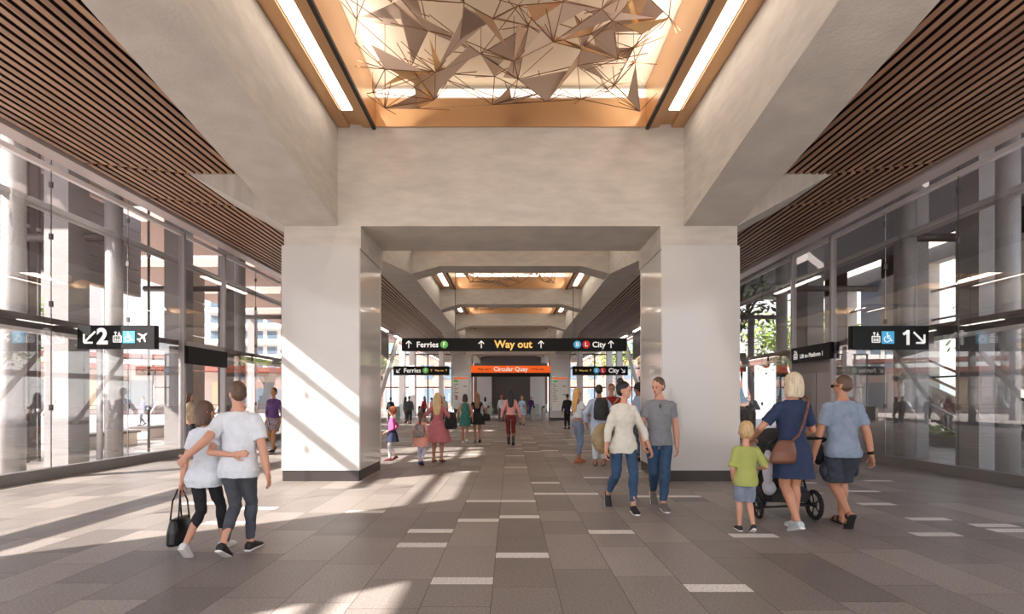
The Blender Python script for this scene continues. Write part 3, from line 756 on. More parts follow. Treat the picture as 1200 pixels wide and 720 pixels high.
for i in range(1600):
    c = Vector((R.uniform(-.42, .42), R.uniform(-3.1, 3.1), .3 + R.uniform(0, .32))); u = Vector((R.uniform(-1, 1), R.uniform(-1, 1), R.uniform(-1, 1))).normalized(); v = u.orthogonal(); s = R.uniform(.03, .07)
    b.faces.new([b.verts.new(c + p) for p in (u * s * 1.5, v * s, -u * s * 1.5, -v * s)])
obj('hedge', b, leaf, t)
for (xa, xb, ya, yb, z1) in ((10.0, 10.55, 11.3, 11.9, 7.8), (10.2, 10.75, 13.6, 14.1, 7.8), (11.0, 11.6, 19.6, 20.4, 7.8)):
    bm = B(); box(bm, xa, xb, ya, yb, 0, z1); obj('pillar', bm, clad_m, kind='structure')
# escalator behind right glass, descending toward the viewer
def escalator(label, x, y0, y1, z0, z1):
    t = thing('escalator', label, 'escalator', (x, y0, 0)); L = y1 - y0
    for s in (-.55, .55):
        b = B(); prism(b, [(0, z0 - .15), (L, z1 - .15), (L, z1 + .28), (0, z0 + .28)], 'x', s - .03, s + .03); obj('side_truss', b, rail_white, t)
        b = B(); prism(b, [(0, z0 + .3), (L, z1 + .3), (L, z1 + .95), (0, z0 + .95)], 'x', s - .008, s + .008); obj('glass_balustrade', b, glass_low, t)
        b = B(); path(b, [Vector((s, 0.1, z0 + .3)), Vector((s, -.35, z0 + .45)), Vector((s, -.42, z0 + .7)), Vector((s, -.2, z0 + .95)), Vector((s, 0, z0 + 1.0)), Vector((s, L, z1 + 1.0))], .04, 8); obj('handrail', b, sign_black, t)
        b = B(); n = 12
        for i in range(n):
            ya = L * i / n; yb = L * (i + 1) / n; q = lambda y: z0 + (z1 - z0) * y / L
            ym = (ya + yb) / 2; prism(b, [(ya, q(ya) - .1), (yb, q(yb) - .1), (ym, q(ym) + .22)], 'x', s * 1.07 - .012, s * 1.07 + .012)
        obj('truss_triangles', b, alu, t)
    b = B(); n = 18
    for i in range(n):
        ya = L * i / n; zz = z0 + (z1 - z0) * i / n; box(b, -.5, .5, ya, ya + L / n, zz - .12, zz + (z1 - z0) / n - .0)
    obj('steps', b, alu_dark, t)
    return t
escalator('white escalator rising away behind the right glass wall', 12.2, 12.4, 18.4, .2, 2.6)
# lift enclosure by the right opening
t = thing('lift_enclosure', 'grey panelled lift enclosure under the Lift to Platform 1 sign', 'lift', (10.1, 15.8, 0))
b = B(); box(b, -.95, .9, -1.2, 1.2, 0, 2.85); obj('shell', b, mat('lift_grey', (136, 128, 126), .35, metal=.2), t)
for ya in (-.95, .02):
    b = B(); box(b, -.975, -.95, ya, ya + .93, .05, 2.3); obj('door', b, mat('lift_door', (156, 148, 146), .3, metal=.3), t)
b = B(); box(b, -.98, -.95, 1.0, 1.1, 1.0, 1.25); obj('call_panel', b, sign_black, t)
# street lamp and traffic light outside right
t = thing('street_lamp', 'slim purple-grey street lamp with globe outside the right glass', 'lamp', (11.9, 26.2, 0))
b = B(); tube(b, (0, 0, 0), (0, 0, 5.7), .17, .15, 12); obj('pole', b, mat('lamp_pole', (112, 104, 118), .5), t)
b = B(); tube(b, (0, 0, 3.4), (.75, 0, 3.4), .03, seg=6); obj('arm', b, alu_dark, t)
b = B(); ell(b, (.75, 0, 3.25), (.2, .2, .2)); obj('globe', b, mat('smoked_globe', (120, 116, 112), .2), t)
t = thing('traffic_light', 'black traffic signal head just right of the white column', 'traffic light', (9.95, 22.8, 0))
b = B(); tube(b, (0, 0, 0), (0, 0, 3.1), .05, seg=8); obj('pole', b, sign_black, t)
b = B(); box(b, -.14, .14, -.12, .12, 2.7, 3.5); obj('signal_head', b, sign_black, t)
t = thing('street_lamp', 'round globe lamp on a slim post outside the left opening', 'lamp', (-11.6, 22.5, 0))
b = B(); tube(b, (0, 0, 0), (0, 0, 3.6), .05, seg=8); obj('pole', b, rail_white, t)
b = B(); ell(b, (.0, 0, 3.75), (.2, .2, .2)); obj('globe', b, mat('smoked_globe'), t)
t = thing('bollard_pole', 'slim white steel pole standing just outside the left glass', 'pole', (-9.75, 12.55, 0))
b = B(); tube(b, (0, 0, 0), (0, 0, 2.77), .065, seg=14); obj('pole', b, rail_white, t)
b = B(); tube(b, (0, 0, 0), (0, 0, .05), .12, seg=14); obj('base_plate', b, alu, t)

# ================================================================ PEOPLE
UP = Vector((0, 0, 1))
skin_a = mat('skin_fair', (206, 152, 126), .5); skin_b = mat('skin_tan', (182, 128, 100), .5); skin_c = mat('skin_brown', (136, 92, 68), .5); skin_d = mat('skin_warm', (200, 142, 112), .5)
eye_m = mat('eye_dark', (40, 30, 26), .3); lip_m = mat('lip', (178, 98, 88), .5)
def cloth(name, rgb, rgb2=None, rough=.85, bump=.5, vs=10, bs=14):
    return mat(name, rgb, rough, var=0 if rgb2 else .06, vscale=vs, rgb2=rgb2, bump=bump, bscale=bs)
def hairm(name, rgb): return mat(name, rgb, .5, var=.25, vscale=6, stretch=(12, 12, 1), bump=.5, bscale=8)
WR = None
def wrinkle_tex():
    global WR
    if WR is None:
        WR = bpy.data.textures.new('fabric_folds', 'CLOUDS'); WR.noise_scale = .11; WR.noise_depth = 1
    return WR
def soft(o, voxel, smooth=4, folds=0.0):
    m = o.modifiers.new('remesh', 'REMESH'); m.mode = 'VOXEL'; m.voxel_size = voxel; m.use_smooth_shade = True
    if smooth:
        m = o.modifiers.new('smooth', 'SMOOTH'); m.factor = .5; m.iterations = smooth
    if folds:
        m = o.modifiers.new('folds', 'DISPLACE'); m.texture = wrinkle_tex(); m.strength = folds; m.texture_coords = 'LOCAL'; m.mid_level = .5
    return o
def Rz(a): return Matrix.Rotation(a, 3, 'Z')
def Rx(a): return Matrix.Rotation(a, 3, 'X')
def cap(bm, p0, p1, r0, r1, h, seg=14, ends=(1, 1)):
    tube(bm, p0 * h, p1 * h, r0 * h, r1 * h, seg)
    if ends[0]: ell(bm, p0 * h, (r0 * h,) * 3, n=seg)
    if ends[1]: ell(bm, p1 * h, (r1 * h,) * 3, n=seg)
def ik(a, b, l1, l2, pole):
    d = b - a; L = d.length
    if L > (l1 + l2) * .998: b = a + d.normalized() * (l1 + l2) * .998; d = b - a; L = d.length
    x = (l1 * l1 - l2 * l2 + L * L) / (2 * L); hgt = math.sqrt(max(0, l1 * l1 - x * x))
    n = d.normalized(); p = (pole - n * pole.dot(n)); p = p.normalized() if p.length > 1e-4 else Vector((0, 1, 0))
    return a + n * x + p * hgt, b

def person(label, loc, heading, h, fem=False, skin=None, hair=('short', None), top=None, pants=None, dress=None, skirt=None, shoes=None,
           feet=((-.055, .09, 4, 0), (.055, -.07, -4, 25)), hands=((-.145, .04, .475), (.145, -.02, .475)), poles=((-.5, -1, -.2), (.5, -1, -.2)),
           lean=(0, .0), twist=0, head=(0, 0), kid=1.0, lod=0, voxel=None, curl=.5, extras=None, group=None, handrot=None, cat='person', bulk=.92):
    """h is the real height in metres; pose numbers are fractions of the height; person faces local +y. heading in degrees (0 = away from the camera)."""
    skin = skin or skin_a
    H = h; h = H / (1 + .13 * (kid - 1))
    t = thing('person', label, cat, loc, math.radians(heading), group)
    vx = voxel or (.0062, .0085, .013, .02)[lod]
    sm = (3, 3, 2, 1)[lod]
    seg = 14 if lod < 2 else 9
    # skeleton ------------------------------------------------
    hw = .052 if fem else .048; sw = (.096 if fem else .112) * bulk
    ankles = []
    for (x, y, yaw, pitch) in feet:
        th = math.radians(pitch); z = .045 * math.cos(th) + (.083 * math.sin(th) if th > 0 else .035 * math.sin(-th)); ankles.append(Vector((x, y, z)))
    LT, LS = .247, .238
    pz = .535
    for s, a in zip((-1, 1), ankles):
        dx = a.x - s * hw; dy = a.y; pz = min(pz, a.z + math.sqrt(max(.04, (LT + LS) ** 2 * .995 - dx * dx - dy * dy)))
    P = Vector((0, 0, pz - .004)); drop = .53 - P.z
    tw = math.radians(twist)
    def spine(z):   # z in upright body units -> centre, rotation
        k = max(0, (z - .54) / .30); return Vector((lean[0] * k, lean[1] * k + (.006 * math.sin(min(1, k) * PI)), z - drop)), Rz(tw * min(1, k))
    Cs, Rs = spine(.790)
    sh = [Cs + Rs @ Vector((s * sw, 0, .0)) for s in (-1, 1)]
    wr_, el = [], []
    for i, s in enumerate((-1, 1)):
        e, w = ik(sh[i], Vector(hands[i]) - Vector((0, 0, drop)) if len(hands[i]) == 3 else Vector(hands[i][:3]), .170, .148, Vector(poles[i])); el.append(e); wr_.append(w)
    kn = []
    for i, s in enumerate((-1, 1)):
        yaw = math.radians(feet[i][2]); k, a = ik(P + Vector((s * hw, 0, 0)), ankles[i], LT, LS, Vector((math.sin(-yaw) * .5, 1, 0))); kn.append(k); ankles[i] = a
    # torso section table: z, rx, ry, dy
    if kid > 1.1: T = [(.46, .070, .055, 0), (.50, .084, .060, 0), (.55, .084, .062, .004), (.62, .080, .060, .006), (.70, .083, .058, .004), (.76, .086, .054, 0), (.80, .082, .044, -.002), (.83, .05, .035, -.003), (.85, .03, .03, 0)]
    elif fem: T = [(.46, .080, .055, -.004), (.50, .097, .066, -.008), (.545, .092, .060, -.003), (.60, .072, .049, .002), (.64, .069, .047, .004), (.70, .080, .060, .012), (.745, .081, .062, .012), (.782, .080, .046, 0), (.806, .070, .036, -.003), (.828, .042, .030, -.004), (.86, .026, .026, 0)]
    else: T = [(.46, .075, .055, -.003), (.50, .091, .062, -.005), (.55, .088, .058, 0), (.60, .083, .055, .003), (.66, .087, .058, .005), (.72, .093, .062, .006), (.765, .099, .060, .002), (.79, .096, .050, -.002), (.812, .078, .038, -.004), (.83, .050, .034, -.003), (.865, .031, .031, 0)]
    def torso(bm, z0, z1, inf, widen=0, top_in=0):
        secs = []
        zs = [r for r in T if z0 - .001 <= r[0] <= z1 + .001]
        def interp(z):
            for a, b in zip(T, T[1:]):
                if a[0] <= z <= b[0]:
                    k = (z - a[0]) / (b[0] - a[0]); return tuple(a[j] + (b[j] - a[j]) * k for j in range(4))
            return T[0][:0] + ((z,) + T[0][1:]) if z < T[0][0] else T[-1]
        rows = [interp(z0)] + zs + [interp(z1)]
        last = -1
        for (z, rx, ry, dy) in sorted(rows):
            if z - last < .004: continue
            last = z; c, R = spine(z); k = max(0, (.62 - z) / .16) * widen
            c = c + R @ Vector((0, dy, 0)); secs.append((c * h, (rx * bulk + inf + k) * h, (ry * bulk + inf + k) * h, R))
        loft(bm, secs, 24)
    # head frame ----------------------------------------------
    Cn, Rn = spine(.845); Rh = Rn @ Rz(math.radians(head[0])) @ Rx(math.radians(head[1]))
    neck = Cn; hs = kid
    HP = lambda x, y, z: (neck + Rh @ (Vector((x, y, z - .845)) * (hs if z > .86 else 1))) * h
    hsz = h * hs
    # ------------------------------------------------ body
    b = B()
    cover = top or dress; cl = -.007 if cover else 0; lk = .86 if (pants and pants[1] > 1.3) else 1.0
    fr_ = top[1] if top else (dress[3] if dress else 0); ak = .86 if fr_ > 1.2 else 1.0
    torso(b, .46, .80 if cover else .865, cl)
    if cover: torso(b, .79, .865, -.002)
    nb = spine(.828)[0]
    for i in (0, 1): cap(b, nb, sh[i], .018, .018, h, seg)
    cap(b, neck - UP * .02, neck + Rh @ Vector((0, .006, .055)), .031 if not fem else .026, .029 if not fem else .025, h, seg)
    ell(b, HP(0, -.004, .945), (.0415 * hsz, .0525 * hsz, .053 * hsz), Rh, 18 if lod < 2 else 12)
    ell(b, HP(0, .014, .910), (.0335 * hsz, .036 * hsz, .042 * hsz), Rh, 16 if lod < 2 else 10)
    ell(b, HP(0, .030, .885), (.019 * hsz, .017 * hsz, .014 * hsz), Rh, 12)
    if lod < 3:
        ell(b, HP(0, .053, .916), (.0072 * hsz, .010 * hsz, .011 * hsz), Rh, 10); ell(b, HP(0, .049, .928), (.0045 * hsz, .007 * hsz, .013 * hsz), Rh, 10)
        ell(b, HP(0, .046, .943), (.026 * hsz, .006 * hsz, .005 * hsz), Rh, 10)
        for s in (-1, 1): ell(b, HP(s * .042, -.004, .924), (.006 * hsz, .012 * hsz, .017 * hsz), Rh, 10)
    for i, s in enumerate((-1, 1)):
        hp = P + Vector((s * hw, 0, -.005)); lb = 1.0 if fem or kid > 1.1 else 1.05
        lb *= lk; cap(b, hp, kn[i], .047 * lb, .033 * lb, h, seg)
        d = ankles[i] - kn[i]; back = -(d.cross(Vector((1, 0, 0)))).normalized(); back = back if back.y < 0 else -back
        calf = kn[i] + d * .28 + back * .008
        cap(b, kn[i], calf, .030 * lk, .033 * lk, h, seg); cap(b, calf, ankles[i], .032 * lk, .0185, h, seg)
        ua = el[i] - sh[i]
        cap(b, sh[i] + Vector((-s * .010, 0, -.004)), el[i], .024 if cover else .028, (.0205 if fem else .0245) * ak, h, seg)
        fa = wr_[i] - el[i]
        cap(b, el[i], el[i] + fa * .3, (.0205 if fem else .0240) * ak, (.021 if fem else .0245) * ak, h, seg); cap(b, el[i] + fa * .3, wr_[i], .021 if fem else .024, .0145 if fem else .0165, h, seg)
        # hand
        dn = fa.normalized()
        if handrot and handrot[i]: dn = Vector(handrot[i][0]).normalized(); pn = Vector(handrot[i][1])
        else: pn = Vector((-s, 0, 0)) if abs(dn.z) > .6 else Vector((0, 0, -1))
        pn = (pn - dn * pn.dot(dn)).normalized(); th = pn.cross(dn) * s
        if abs(dn.z) > .6 and th.y < 0: th = -th
        if abs(dn.z) <= .6 and not (handrot and handrot[i]) and th.x * s > 0: th = -th
        w = wr_[i]; A = Matrix((th, pn, dn)).transposed()
        ell(b, (w + dn * .026) * h, (.0235 * h, .0105 * h, .034 * h), A, 12)
        if lod < 3:
            for j, (o_, L_) in enumerate(((.0175, .040), (.006, .046), (-.006, .043), (-.017, .034))):
                q = w + dn * .050 + th * o_; dd = (dn + th * o_ * 4).normalized(); a_ = 0; rr = .0054
                for k_ in range(3):
                    a_ += curl * (.45 + .25 * k_); q2 = q + (dd * math.cos(a_) + pn * math.sin(a_)) * L_ * (.42, .32, .26)[k_]
                    cap(b, q, q2, rr, rr * .9, h, 7); q = q2; rr *= .9
            q = w + dn * .016 + th * .018; q1 = q + (dn * .6 + th * .75 + pn * .25) * .022; q2 = q1 + (dn * .9 + th * .25 + pn * .35) * .022
            cap(b, q, q1, .0082, .0068, h, 8); cap(b, q1, q2, .0068, .0055, h, 8)
    # feet
    def foot(b, i, inf, sole=False):
        yaw = math.radians(-feet[i][2]); th = math.radians(feet[i][3]); A = ankles[i]
        R = Rz(yaw) @ Rx(-th); f = R @ Vector((0, 1, 0)); u = R @ UP
        Rf = Matrix((R @ Vector((1, 0, 0)), u, -f)).transposed()
        if sole:
            secs = []
            for (y, w_) in ((-.04, .016), (-.03, .021), (.0, .021), (.04, .024), (.075, .028), (.1, .024), (.114, .012)):
                bend = .0
                c = A + f * y - u * (.0415 - bend); secs.append((c * h, (w_ + .002) * h, .006 * h, Rf))
            loft(b, secs, 12); return
        secs = []
        for (y, w_, hh) in ((-.037, .012, .034), (-.03, .019, .046), (-.005, .021, .056), (.02, .022, .050), (.05, .024, .036), (.08, .026, .026), (.1, .022, .02), (.112, .012, .012)):
            c = A + f * y + u * (-.043 + hh / 2); secs.append((c * h, (w_ + inf) * h, (hh / 2 + inf * .6) * h, Rf))
        loft(b, secs, 14)
    for i in (0, 1): foot(b, i, -.001)
    soft(obj('body', b, skin, t), vx * (1 if lod < 2 else 1), sm)
    # ------------------------------------------------ face
    if lod < 3:
        b = B()
        for s in (-1, 1): ell(b, HP(s * .0165, .0455, .929), (.0062 * hsz, .004 * hsz, .0036 * hsz), Rh, 8)
        obj('eyes', b, eye_m, t)
        b = B()
        for s in (-1, 1): ell(b, HP(s * .0175, .0485, .9405), (.0100 * hsz, .0028 * hsz, .0018 * hsz), Rh, 8)
        obj('eyebrows', b, hair[1] or eye_m, t)
        b = B(); ell(b, HP(0, .0475, .897), (.0115 * hsz, .004 * hsz, .0032 * hsz), Rh, 8); obj('lips', b, lip_m, t)
    # ------------------------------------------------ hair
    hk, hm = hair[0], hair[1]
    if hk:
        b = B()
        def hcap(g=.0045, low=.0):
            ell(b, HP(0, -.010, .952), ((.0415 + g) * hsz, (.050 + g) * hsz, (.049 + g) * hsz), Rh, 18)
            ell(b, HP(0, -.024, .930 - low), ((.0385 + g) * hsz, (.034 + g) * hsz, (.040 + g) * hsz), Rh, 16)
        if hk == 'short': hcap(.003)
        elif hk == 'buzz': hcap(.0012)
        elif hk == 'quiff': hcap(.003); ell(b, HP(0, .022, .990), (.032 * hsz, .026 * hsz, .016 * hsz), Rh, 12)
        elif hk == 'bun':
            hcap(.004); ell(b, HP(0, -.034, 1.004), (.026 * hsz,) * 3, Rh, 12)
        elif hk == 'curly': hcap(.012); [ell(b, HP(math.cos(a) * .04, -.01 + math.sin(a) * .04, .965 + .02 * math.sin(a * 3)), (.020 * hsz,) * 3, Rh, 8) for a in [k * .7 for k in range(9)]]
        elif hk == 'bob':
            hcap(.007)
            for s in (-1, 1): ell(b, HP(s * .037, -.008, .895), (.016 * hsz, .032 * hsz, .052 * hsz), Rh, 12)
            loft(b, [(HP(0, -.022, .95), .050 * hsz, .038 * hsz, Rh), (HP(0, -.026, .91), .054 * hsz, .036 * hsz, Rh), (HP(0, -.024, .862), .056 * hsz, .034 * hsz, Rh), (HP(0, -.020, .846), .050 * hsz, .030 * hsz, Rh)], 16)
        elif hk in ('long', 'xlong', 'pony'):
            hcap(.006); zl = {'long': .78, 'xlong': .70, 'pony': .80}[hk]
            w0 = .055 if hk != 'pony' else .02
            if hk != 'pony':
                for s in (-1, 1): ell(b, HP(s * .038, -.008, .900), (.013 * hsz, .026 * hsz, .055 * hsz), Rh, 12)
            secs = [(HP(0, -.030, .955), w0 * .9 * hsz, .026 * hsz, Rh), (HP(0, -.036, .91), w0 * 1.1 * hsz, .026 * hsz, Rh), (HP(0, -.044, .865), w0 * 1.12 * hsz, .022 * hsz, Rh)]
            cc, RR = spine(.80); e = cc + RR @ Vector((0, -.058, 0)); secs.append((e * h, w0 * 1.1 * h, .018 * h, Rh))
            cc, RR = spine(zl); e = cc + RR @ Vector((0, -.068, 0)); secs.append((e * h, w0 * .8 * h, .014 * h, Rh)); secs.append(((e - UP * .02) * h, w0 * .35 * h, .008 * h, Rh))
            loft(b, secs[::-1], 16)
        soft(obj('hair', b, hm, t), vx * 1.15, 2, .006 * h if lod < 2 else 0)
    # ------------------------------------------------ clothes
    def sleeve(b, i, frac, inf, flare=0):
        s = (-1, 1)[i]; a = sh[i] + Vector((-s * .014, 0, -.004)); r0, r1, r2 = (.0255, .0215, .0145) if fem else (.029, .0250, .0165)
        ell(b, a * h, ((r0 + inf) * h,) * 3, n=seg)
        if frac <= 1:
            e = a + (el[i] - a) * frac; rr = r0 + (r1 - r0) * frac; cap(b, a, e, r0 + inf, rr + inf + flare, h, seg, (1, 0))
        else:
            cap(b, a, el[i], r0 + inf, r1 + inf, h, seg); e = el[i] + (wr_[i] - el[i]) * (frac - 1); cap(b, el[i], e, r1 + inf, r1 + (r2 - r1) * (frac - 1) + inf * .7 + flare, h, seg, (1, 0))
    if top:
        m_, fr, hem, inf = top[0], top[1], top[2], top[3] if len(top) > 3 else .009
        b = B(); torso(b, hem, .832 if len(top) < 5 else top[4], inf, .022 if hem < .5 else .0)
        if fr and (len(top) < 5):
            for i in (0, 1): cap(b, spine(.822)[0], sh[i] + Vector((0, 0, -.004)), .018 + inf * .4, .021 + inf * .6, h, seg)
        for i in (0, 1):
            if fr: sleeve(b, i, fr, inf * .75, .004 if fr < 1 else 0)
        soft(obj('top', b, m_, t), vx * 1.15, sm, .016 * h if lod < 2 else 0)
    if pants:
        m_, fr, inf = pants[0], pants[1], pants[2] if len(pants) > 2 else .006
        b = B(); torso(b, .475, .505 if top and top[2] < .5 else .565, inf * .4 - (.004 if top and top[2] < .5 else 0))
        for i, s in enumerate((-1, 1)):
            hp = P + Vector((s * hw, 0, -.005)); r0 = .047 if fem or kid > 1.1 else .051
            e = kn[i] if fr >= 1 else hp + (kn[i] - hp) * fr
            hp = hp - UP * .022
            cap(b, hp, e, r0 + inf * .6, (.034 + inf if fr >= 1 else .040 + inf * 1.6), h, seg, (1, fr >= 1))
            if fr > 1:
                q = kn[i] + (ankles[i] - kn[i]) * (fr - 1); d = ankles[i] - kn[i]; back = -(d.cross(Vector((1, 0, 0)))).normalized(); back = back if back.y < 0 else -back
                cf = kn[i] + d * .28 + back * .008
                if fr > 1.3: cap(b, kn[i], cf, .032 + inf, .034 + inf, h, seg); cap(b, cf, q, .033 + inf, .0195 + inf, h, seg, (1, 0))
                else: cap(b, kn[i], q, .032 + inf, .034 + inf, h, seg, (1, 0))
        soft(obj('trousers' if fr > 1.3 else 'shorts', b, m_, t), vx * 1.15, sm, .014 * h if lod < 2 else 0)
    def skirtmesh(z0, z1, flare, m_, name):
        b = B(); secs = []
        n = 8; c1, R1 = spine(z1); row = min(T, key=lambda r: abs(r[0] - z1)); rx0, ry0 = row[1] + .008, row[2] + .008
        ctr = (ankles[0] + ankles[1]) / 2
        for k in range(n + 1):
            q = k / n; z = z1 + (z0 - z1) * q; c = Vector((c1.x * (1 - q) + ctr.x * q * .3, c1.y * (1 - q) + ctr.y * q * .35, z - drop))
            hipw = max(rx0, .104) if z < .53 else rx0 + (max(rx0, .104) - rx0) * min(1, (z1 - z) / max(.01, z1 - .53))
            secs.append((c * h, (hipw + flare * q) * h, (max(ry0, .078 if z < .55 else .066) + flare * .9 * q) * h, R1))
        loft(b, secs[::-1], 48, ripple=0, caps=True)
        for v in b.verts:
            q = max(0, min(1, (z1 - drop - v.co.z / h) / (z1 - z0))); a = math.atan2(v.co.y, v.co.x)
            v.co.x *= 1 + .05 * q * math.sin(9 * a) * (1 if flare > .02 else .3); v.co.y *= 1 + .05 * q * math.sin(9 * a + 1) * (1 if flare > .02 else .3)
        return b
    if dress:
        m_, hem, flare, fr = dress[:4]; wl = dress[4] if len(dress) > 4 else .60; inf = dress[5] if len(dress) > 5 else .007
        b = skirtmesh(hem, wl, flare, m_, 'dress'); torso(b, wl - .01, .832, inf)
        if fr:
            for i in (0, 1): cap(b, spine(.822)[0], sh[i] + Vector((0, 0, -.004)), .017 + inf * .4, .020 + inf * .6, h, seg)
        for i in (0, 1):
            if fr: sleeve(b, i, fr, inf * .75, .004)
        soft(obj('dress', b, m_, t), vx * 1.2, sm, .012 * h if lod < 2 else 0)
    if skirt:
        m_, hem, flare = skirt; b = skirtmesh(hem, .60, flare, m_, 'skirt'); soft(obj('skirt', b, m_, t), vx * 1.2, sm)
    if shoes:
        sm_, so_ = shoes[0], shoes[1]; kind = shoes[2] if len(shoes) > 2 else 'shoe'
        for i in (0, 1):
            b = B()
            if kind in ('shoe', 'boot'):
                foot(b, i, .003)
                if kind == 'boot': cap(b, ankles[i] - UP * .005, ankles[i] + (kn[i] - ankles[i]) * (shoes[3] if len(shoes) > 3 else .3), .026, .031, h, 10, (1, 0))
                so = soft(obj('shoe', b, sm_, t), vx * 1.1, 2)
            else:
                # sandal: strap over the foot
                yaw = math.radians(-feet[i][2]); R = Rz(yaw) @ Rx(-math.radians(feet[i][3])); f = R @ Vector((0, 1, 0)); u = R @ UP
                Rf = Matrix((R @ Vector((1, 0, 0)), u, -f)).transposed()
                for y, hh in ((.06, .034), (.0, .058)):
                    c = ankles[i] + f * y + u * (-.043 + hh / 2); loft(b, [((c - f * .009) * h, .027 * h, (hh / 2 + .003) * h, Rf), ((c + f * .009) * h, .027 * h, (hh / 2 + .003) * h, Rf)], 12)
                so = obj('sandal', b, sm_, t)
            b = B(); foot(b, i, 0, True); obj('sole', b, so_, so)
    info = dict(h=h, P=P, sh=sh, el=el, wr=wr_, kn=kn, spine=spine, drop=drop, HP=HP, Rh=Rh, t=t, hsz=hsz)
    return info
def world_pt(inf, v):  # body-unit point -> world
    t = inf['t']; M = Matrix.Translation(t.location) @ t.rotation_euler.to_matrix().to_4x4(); return M @ (Vector(v) * inf['h'])

white_tee = cloth('white_cotton', (218, 222, 228)); grey_jean = cloth('grey_denim', (74, 76, 84)); black_cl = cloth('black_cloth', (34, 33, 36)); blue_jean = cloth('blue_denim', (44, 70, 98), (58, 86, 116))
sole_w = mat('sole_white', (232, 228, 222), .6); sole_b = mat('sole_black', (34, 32, 32), .7); shoe_b = mat('shoe_black', (36, 34, 36), .6); shoe_w = mat('shoe_white', (224, 222, 220), .6)
h_brown = hairm('hair_brown', (92, 68, 52)); h_dark = hairm('hair_dark', (44, 34, 30)); h_blond = hairm('hair_blonde', (214, 184, 132)); h_black = hairm('hair_black', (24, 21, 22)); h_lb = hairm('hair_light_brown', (140, 104, 74)); h_red = hairm('hair_red', (168, 92, 52)); h_sand = hairm('hair_sandy', (196, 164, 118)); h_ash = hairm('hair_ash_blonde', (204, 188, 160))

# ---- couple at left, walking away
man = person('man in white t-shirt and dark grey jeans seen from behind, arm round the woman', (-2.66, 5.17, 0), 0, 1.72, skin=skin_a, hair=('short', h_brown),
       top=(white_tee, .72, .46, .013), pants=(grey_jean, 1.9, .001), shoes=(shoe_b, sole_w),
       feet=((-.035, -.10, -4, 30), (.02, .10, 4, 0)), hands=((-.225, -.115, .585), (.165, .0, .475)), poles=((.7, -1, -.2), (.5, -1, 0)), head=(38, -6), twist=4, curl=.45, lean=(-.008, .012),
       handrot=(((-.7, .2, -.65), (.2, 1, 0)), None))
HPm = man['HP']
b = B()
for s in (-1, 1):
    c = [HPm(s * .018 + .017 * math.cos(a * .7), .056, .927 + .012 * math.sin(a * .7)) for a in range(10)]; path(b, c, .0022 * 1.2, 5)
    tube(b, HPm(s * .035, .054, .931), HPm(s * .046, -.006, .931), .0026, seg=5)
obj('glasses', b, sign_black, man['t'])
wom = person('woman in white top and black leggings carrying a black handbag, arm round the man', (-3.03, 5.24, 0), -4, 1.53, True, hair=('bob', h_brown),
       top=(white_tee, .62, .45, .014), pants=(black_cl, 1.8, -.001), shoes=(shoe_w, sole_w),
       feet=((-.025, -.15, -10, 40), (.05, .12, 6, 0)), hands=((-.135, -.03, .47), (.262, -.115, .665)), poles=((-.6, -1, 0), (.35, -.8, -.7)), head=(-42, 3), lean=(.006, .008), twist=0,
       handrot=(None, ((.95, .1, .12), (0, 1, 0))))
w = world_pt(wom, wom['wr'][0])
t = thing('handbag', 'shiny black handbag hanging from the hand of the woman in black leggings', 'bag', (w.x - .02, w.y - .0, 0))
bagb = mat('black_leather', (24, 22, 23), .3)
zt = w.z - .10
b = B(); loft(b, [((0, 0, zt - .50), .072, .16), ((0, 0, zt - .48), .082, .175), ((0, 0, zt - .36), .08, .165), ((0, 0, zt - .26), .055, .14), ((0, 0, zt - .245), .04, .13)], 24); soft(obj('bag_body', b, bagb, t), .008, 2)
for s in (-1, 1):
    b = B(); path(b, [Vector((s * .04, -.09, zt - .28)), Vector((s * .035, -.06, zt - .08)), Vector((s * .012, -.015, zt + .03)), Vector((s * .012, .015, zt + .03)), Vector((s * .035, .06, zt - .08)), Vector((s * .04, .09, zt - .28))], .008, 8); obj('handle', b, bagb, t)

# ---- couple in the middle, walking to the camera hand in hand
cream = cloth('cream_knit', (216, 211, 198)); grey_tee = cloth('grey_marl', (128, 129, 134))
her = person('smiling woman in loose cream blouse and skinny blue jeans walking hand in hand', (1.56, 7.3, 0), 186, 1.80, True, hair=('bun', h_black), bulk=.86,
       top=(cream, 1.6, .455, .012), pants=(blue_jean, 1.85, .003), shoes=(shoe_b, sole_w),
       feet=((-.035, .12, 4, 0), (.075, -.17, 10, 38)), hands=((-.19, .04, .49), (.145, .02, .48)), poles=((-.7, -1, 0), (.7, -1, 0)), head=(58, -2), lean=(0, 0), curl=.9)
him = person('man in grey henley t-shirt and blue jeans holding hands with the woman in cream', (2.09, 7.44, 0), 170, 1.86, skin=skin_a, hair=('short', h_brown), bulk=.90,
       top=(grey_tee, .55, .485, .009), pants=(blue_jean, 1.9, .005), shoes=(mat('suede_grey', (112, 104, 98), .9), sole_w),
       feet=((-.02, .10, -8, 0), (.03, -.15, -6, 42)), hands=((-.130, .0, .475), (.125, .09, .50)), poles=((-.5, -1, 0), (.6, -1, -.1)), head=(-38, -12), curl=.9)
b = B(); c, R_ = him['spine'](.79); c = c * him['h']; box(b, -.008, .008, c.y + .108, c.y + .118, c.z - .08, c.z + .01); obj('placket', b, sign_black, him['t'])
